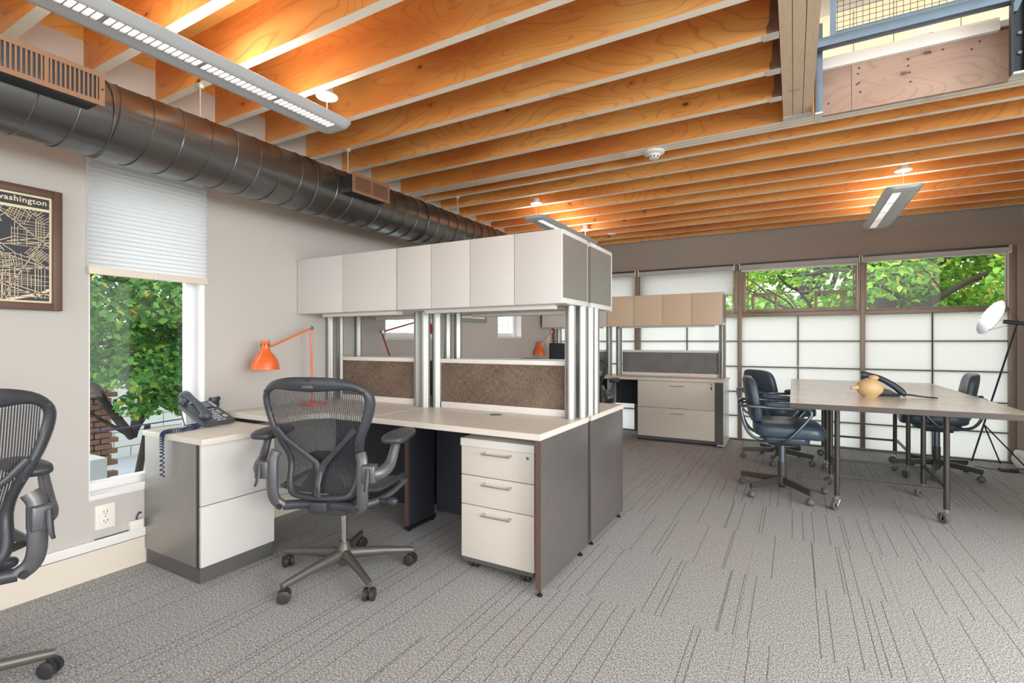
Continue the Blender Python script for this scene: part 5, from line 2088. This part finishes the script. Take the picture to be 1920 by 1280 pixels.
u_, v_ = frame_of(dn)
for q in (u_, -u_ * .6 + v_ * .8, -u_ * .6 - v_ * .8):
    tube(bm, [dc + q * 0.15 - dn * .002, TOP + Vector((0.02, 0, 0.02))], 0.0018, 6)
    cyl(bm, dc + q * 0.15, dc + q * 0.15 + dn * 0.007, 0.004, 8)
obj('stays', bm, 'black_gloss', flp)
pw = thing('power_adapter', 'black power adapter with cord on the carpet by right armchair', 'power adapter', (1.665, 6.02, 0))
bm = bmesh.new()
box(bm, 1.60, 1.725, 5.99, 6.05, 0.001, 0.032, 0.006)
obj('body', bm, 'black_gloss', pw)
bm = bmesh.new()
tube(bm, crom([(1.60, 6.03, 0.012), (1.55, 6.06, 0.005), (1.50, 6.10, 0.004), (1.46, 6.12, 0.004)], 12), 0.003, 6)
tube(bm, crom([(1.725, 6.01, 0.012), (1.76, 5.99, 0.005), (1.80, 6.02, 0.004), (1.84, 6.12, 0.004), (1.85, 6.3, 0.004)], 14), 0.003, 6)
obj('cord', bm, 'black_gloss', pw)
bg_ = bmesh.new()
rr = random.Random(3)
sellip(bg_, (1.80, 6.22, 0.085), (0.05, 0.10, 0.085), 0.8, 0.8, 20, 14, fn=lambda p: (p.x * (1 + .15 * math.sin(p.z * 60 + p.y * 40)), p.y * (1 + .12 * math.sin(p.z * 45 + p.x * 70)), p.z))
o = obj('plastic_bag', bg_, 'white_bag')
tag(o, 'crumpled white plastic bag on the floor in the right corner', 'bag')

# ================================================================== OUTSIDE
gr = struct('ground_outside', B(-40, 40, -30, 70, -3.9, -3.8), 'ground_grey', label='ground far below the windows', smooth=0)

def leaves(name, n, centers, size, m, parent, seed, flat=0.5, droop=0.3):
    """each leaf: a folded pointed 6-vertex blade; centres = list of (x,y,z,rx,ry,rz,weight)"""
    rng = np.random.default_rng(seed)
    w_ = np.array([c[6] for c in centers], float)
    idx = rng.choice(len(centers), n, p=w_ / w_.sum())
    cc = np.array([c[:3] for c in centers])[idx]
    rr_ = np.array([c[3:6] for c in centers])[idx]
    d = rng.normal(size=(n, 3))
    d /= np.linalg.norm(d, axis=1)[:, None]
    rad = rng.uniform(0.25, 1.0, n) ** 0.5
    pos = cc + d * rr_ * rad[:, None]
    # frames
    nrm = rng.normal(size=(n, 3)) * (1 - flat) + np.array([0, 0, flat * 1.6]) + d * 0.5
    nrm /= np.linalg.norm(nrm, axis=1)[:, None]
    t = rng.normal(size=(n, 3)) + np.array([0, 0, -droop])
    t -= nrm * np.sum(t * nrm, axis=1)[:, None]
    t /= np.linalg.norm(t, axis=1)[:, None]
    b = np.cross(nrm, t)
    s = size * rng.uniform(0.6, 1.25, n)[:, None]
    shape = [(-0.5, 0, 0.0), (-0.12, 0.36, .09), (0.28, 0.22, .03), (0.62, 0, -0.08), (0.28, -0.22, .03), (-0.12, -0.36, .09)]
    V = np.stack([pos + s * (t * a + b * c + nrm * e) for a, c, e in shape], axis=1).reshape(-1, 3)
    base = np.arange(n)[:, None] * 6
    F = np.concatenate([base + np.array([0, 3, 2, 1]), base + np.array([0, 5, 4, 3])], axis=0)
    me = bpy.data.meshes.new(name)
    me.from_pydata(V.tolist(), [], F.tolist())
    me.materials.append(M(m))
    o = bpy.data.objects.new(name, me)
    C.objects.link(o)
    o.parent = parent
    o['kind'] = 'stuff'
    return o


def branchy(bm, p, d, L, r, depth, rg, spread=0.6):
    p = Vector(p)
    d = Vector(d).normalized()
    q = p + d * L * .5 + Vector((rg.uniform(-.1, .1), rg.uniform(-.1, .1), 0)) * L
    e = p + d * L + Vector((rg.uniform(-.12, .12), rg.uniform(-.12, .12), rg.uniform(-.03, .08))) * L
    tube(bm, crom([p, q, e], 7), [r * (1 - 0.35 * k / 6) for k in range(7)], 8)
    if depth > 0:
        for _ in range(3 if depth > 1 else 2):
            nd = (d + Vector((rg.uniform(-1, 1), rg.uniform(-1, 1), rg.uniform(-.3, .6))) * spread).normalized()
            branchy(bm, p.lerp(e, rg.uniform(.6, 1.0)), nd, L * rg.uniform(.6, .85), r * .55, depth - 1, rg, spread)


# shrub outside left window
sh = thing('window_shrub', 'leafy green shrub with bare lower stems outside the tall left window', 'shrub', (0, 0, 0))
rg = random.Random(5)
bm = bmesh.new()
base = Vector((-5.9, 2.55, -0.6))
branchy(bm, base, (0.02, 0.02, 1), 0.85, 0.045, 0, rg)
for (d, L, r_, dep) in (((0.1, -0.45, 1), 1.3, 0.042, 2), ((-0.1, 0.15, 1), 1.6, 0.045, 2), ((0.3, 0.35, 1), 1.2, 0.032, 2), ((0.0, 0.6, .8), 1.0, 0.022, 2), ((0.2, -0.8, .7), 1.0, 0.02, 2)):
    branchy(bm, (-5.9, 2.55, 0.18), d, L, r_, dep, rg, 0.55)
obj('stems', bm, 'bark', sh, smooth=60)
cl = []
for k in range(72):
    x_ = rg.uniform(-6.3, -4.7)
    t_ = -x_ / 3.1
    y_ = rg.uniform(0.75, 2.1) * t_
    z_ = 1.15 + rg.uniform(-0.16, 0.85) * t_
    cl.append((x_, y_, z_, rg.uniform(.25, .42), rg.uniform(.28, .45), rg.uniform(.18, .3), 1.0))
for k in range(9):
    x_ = rg.uniform(-5.9, -5.2)
    t_ = -x_ / 3.1
    cl.append((x_, rg.uniform(1.35, 1.75) * t_, 1.15 + rg.uniform(-0.36, -0.16) * t_, .18, .22, .13, .55))
leaves('foliage', 32000, cl, 0.066, 'leaf_shrub', sh, 1, flat=0.45)
# pale block wall and brick pier behind it
bw = thing('block_wall', 'pale block wall behind the shrub outside', 'wall', (-8.0, 4.0, -3.0))
obj('joint_backing', B(-8.14, -8.02, 1.2, 7.0, -3, 1.4), 'mortar', bw, smooth=0)
me_b = None
for r_ in range(12):
    for c_ in range(14):
        y = 1.2 + c_ * 0.41 + (0.2 if r_ % 2 else 0)
        z = -1.1 + r_ * 0.205
        if me_b is None:
            o = obj('block', B(0, 0.02, 0, 0.40, 0, 0.195, 0.003), 'block_pale', bw, smooth=0)
            me_b = o.data
            me_b.transform(Matrix.Translation(bw.location))
        else:
            o = bpy.data.objects.new('block', me_b)
            C.objects.link(o)
            o.parent = bw
        o.location = Vector((-8.02, y, z)) - bw.location
bp_ = thing('brick_pier', 'weathered brown brick pier at lower left beyond the window', 'pier', (-6.6, 2.3, -3.0))
obj('core', B(-6.88, -6.56, 2.17, 2.60, -3, 0.84), 'mortar', bp_, smooth=0)
rg = random.Random(8)
me_k = None
for r_ in range(20):
    for c_ in range(3):
        y = 2.13 + c_ * 0.165 + (0.06 if r_ % 2 else 0)
        if rg.random() < .08:
            continue
        if me_k is None:
            o = obj('brick', B(0, 0.10, 0, 0.152, 0, 0.052, 0.004), 'brick_clay', bp_, smooth=0)
            me_k = o.data
            me_k.transform(Matrix.Translation(bp_.location))
        else:
            o = bpy.data.objects.new('brick', me_k)
            C.objects.link(o)
            o.parent = bp_
        o.location = Vector((-6.60 + rg.uniform(0, .025), y, -0.38 + r_ * 0.062)) - bp_.location
o = obj('white_ledge', B(-6.47, -6.05, 1.9, 2.40, -0.55, -0.02, 0.01), 'ledge_white')
tag(o, 'pale ledge block at foot of the brick pier outside', 'ledge')
o = obj('lower_roof', B(-9, XL - WT - 0.05, 0.0, 8.0, -3.7, -0.42), 'roof_grey')
tag(o, 'flat grey roof surface outside the left window', 'roof')
bm = bmesh.new()
tube(bm, crom([(-4.6, 0.6, 0.50), (-4.6, 1.7, 0.47), (-4.6, 3.2, 0.52)], 16), 0.006, 6)
o = obj('utility_cable', bm, 'blue_cord')
tag(o, 'thin violet blue cable crossing outside the tall window', 'cable')
# neighbour house seen through small left windows
nh = thing('neighbour_house', 'pale sided neighbouring house outside the small left windows', 'house', (-7.0, 9.0, -3.7))
obj('siding_wall', B(-9.4, -9.2, 7.6, 20, -3.7, 5.0), 'siding', nh, smooth=0)
for k in range(26):
    obj('siding_board', B(-9.2, -9.16, 7.6, 20, -0.5 + k * 0.16, -0.5 + k * 0.16 + 0.15, 0.004), 'red_siding' if k in (9, 10) else 'siding', nh, smooth=0)

# trees beyond the far windows
def far_tree(label, loc, trunk, cl, n, size, seed, m='leaf_maple'):
    t = thing('street_tree', label, 'tree', loc, group='trees outside the far windows')
    bm = bmesh.new()
    rg2 = random.Random(seed)
    for pts, rads in trunk:
        c_ = crom(pts, 20)
        rs = [rads[0] + (rads[1] - rads[0]) * k / 19 for k in range(20)]
        tube(bm, c_, rs, 12)
        for k in range(5, 20, 3):
            branchy(bm, c_[k], (rg2.uniform(-1, 1), rg2.uniform(-.6, .6), rg2.uniform(.1, .8)), 1.3, rs[k] * .35, 2, rg2, .7)
    o = obj('trunk', bm, 'bark', t, smooth=60, world=False)
    o.location = -Vector(loc)
    f = leaves('foliage', n, cl, size, m, t, seed)
    f.location = -Vector(loc)
    return t


rg = random.Random(21)
Yt = 11.3


def K(*p):
    return (p[0] * .869, p[1], 1.15 + (p[2] - 1.15) * .869)


sx = Yt / 6.44
c1 = []
for k in range(170):
    y_ = rg.uniform(11.5, 15.5) if k % 14 else rg.uniform(10.3, 11.2)
    s_ = y_ / 6.44
    x_ = rg.uniform(0.45, 2.6) * s_
    z_ = 1.15 + rg.uniform(0.05, 1.3) * s_
    c1.append((x_, y_, z_, rg.uniform(.35, .6), rg.uniform(.3, .5), rg.uniform(.22, .38), 1.0))
far_tree('big green and yellow leaved tree with dark trunk outside the right far window', (1.41, Yt, -3.8),
         [([K(1.62, Yt, -3.8), K(1.62, Yt, 0.5), K(1.66, Yt, 1.8), K(1.74, Yt, 2.35), K(1.98, Yt, 2.9), K(2.1, Yt, 4.6)], (.24, .09)),
          ([K(1.68, Yt, 1.35), K(2.4, Yt - .3, 1.95), K(3.1, Yt - .4, 2.4), K(4.0, Yt - .5, 2.6)], (.07, .03)),
          ([K(1.75, Yt, 2.2), K(1.6, Yt - .2, 2.9), K(1.2, Yt - .4, 4.0)], (.10, .05))], c1, 26000, 0.125, 31)
c2 = []
for k in range(75):
    y_ = rg.uniform(12, 17)
    s_ = y_ / 6.44
    u = rg.choice((rg.uniform(-0.95, -0.12), rg.uniform(0.0, 0.42), rg.uniform(-0.6, 0.42)))
    x_ = u * s_
    zz = rg.uniform(0.20, 0.55) if u > -0.3 else rg.uniform(0.3, 1.2)
    if rg.random() < .35:
        zz = rg.uniform(.7, 1.3)
    z_ = 1.15 + zz * s_
    c2.append((x_, y_, z_, rg.uniform(.35, .6), rg.uniform(.3, .5), rg.uniform(.2, .36), 1.0))
Yq = 15.0
far_tree('thinner tree with leaning dark trunk and sky gaps outside the sliding window', (0.2, Yq, -3.8),
         [([(0.75, Yq, -3.8), (0.70, Yq, 0.6), (0.62, Yq, 1.9), (0.25, Yq, 2.75), (-0.1, Yq, 3.6), (-0.35, Yq, 5)], (.30, .13)),
          ([(0.4, Yq, 2.4), (0.85, Yq, 3.2), (1.1, Yq, 4.5)], (.12, .05))], c2, 8500, 0.125, 33)
c3 = []
for k in range(120):
    y_ = rg.uniform(24, 30)
    s_ = y_ / 6.44
    x_ = rg.uniform(-3.6, 3.4) * s_
    z_ = 1.15 + rg.uniform(-0.2, 0.42) * s_
    c3.append((x_, y_, z_, rg.uniform(1.2, 2.0), 1.2, rg.uniform(.6, 1.1), 1.0))
far_tree('distant soft green tree line beyond the far windows', (0, 27, -3.8),
         [([(-2, 27, -3.8), (-2, 27, 0), (-2.2, 27, 3)], (.4, .15)), ([(5, 27, -3.8), (5, 27, 0), (5.2, 27, 3)], (.4, .15))], c3, 9000, 0.42, 35, 'leaf_far')
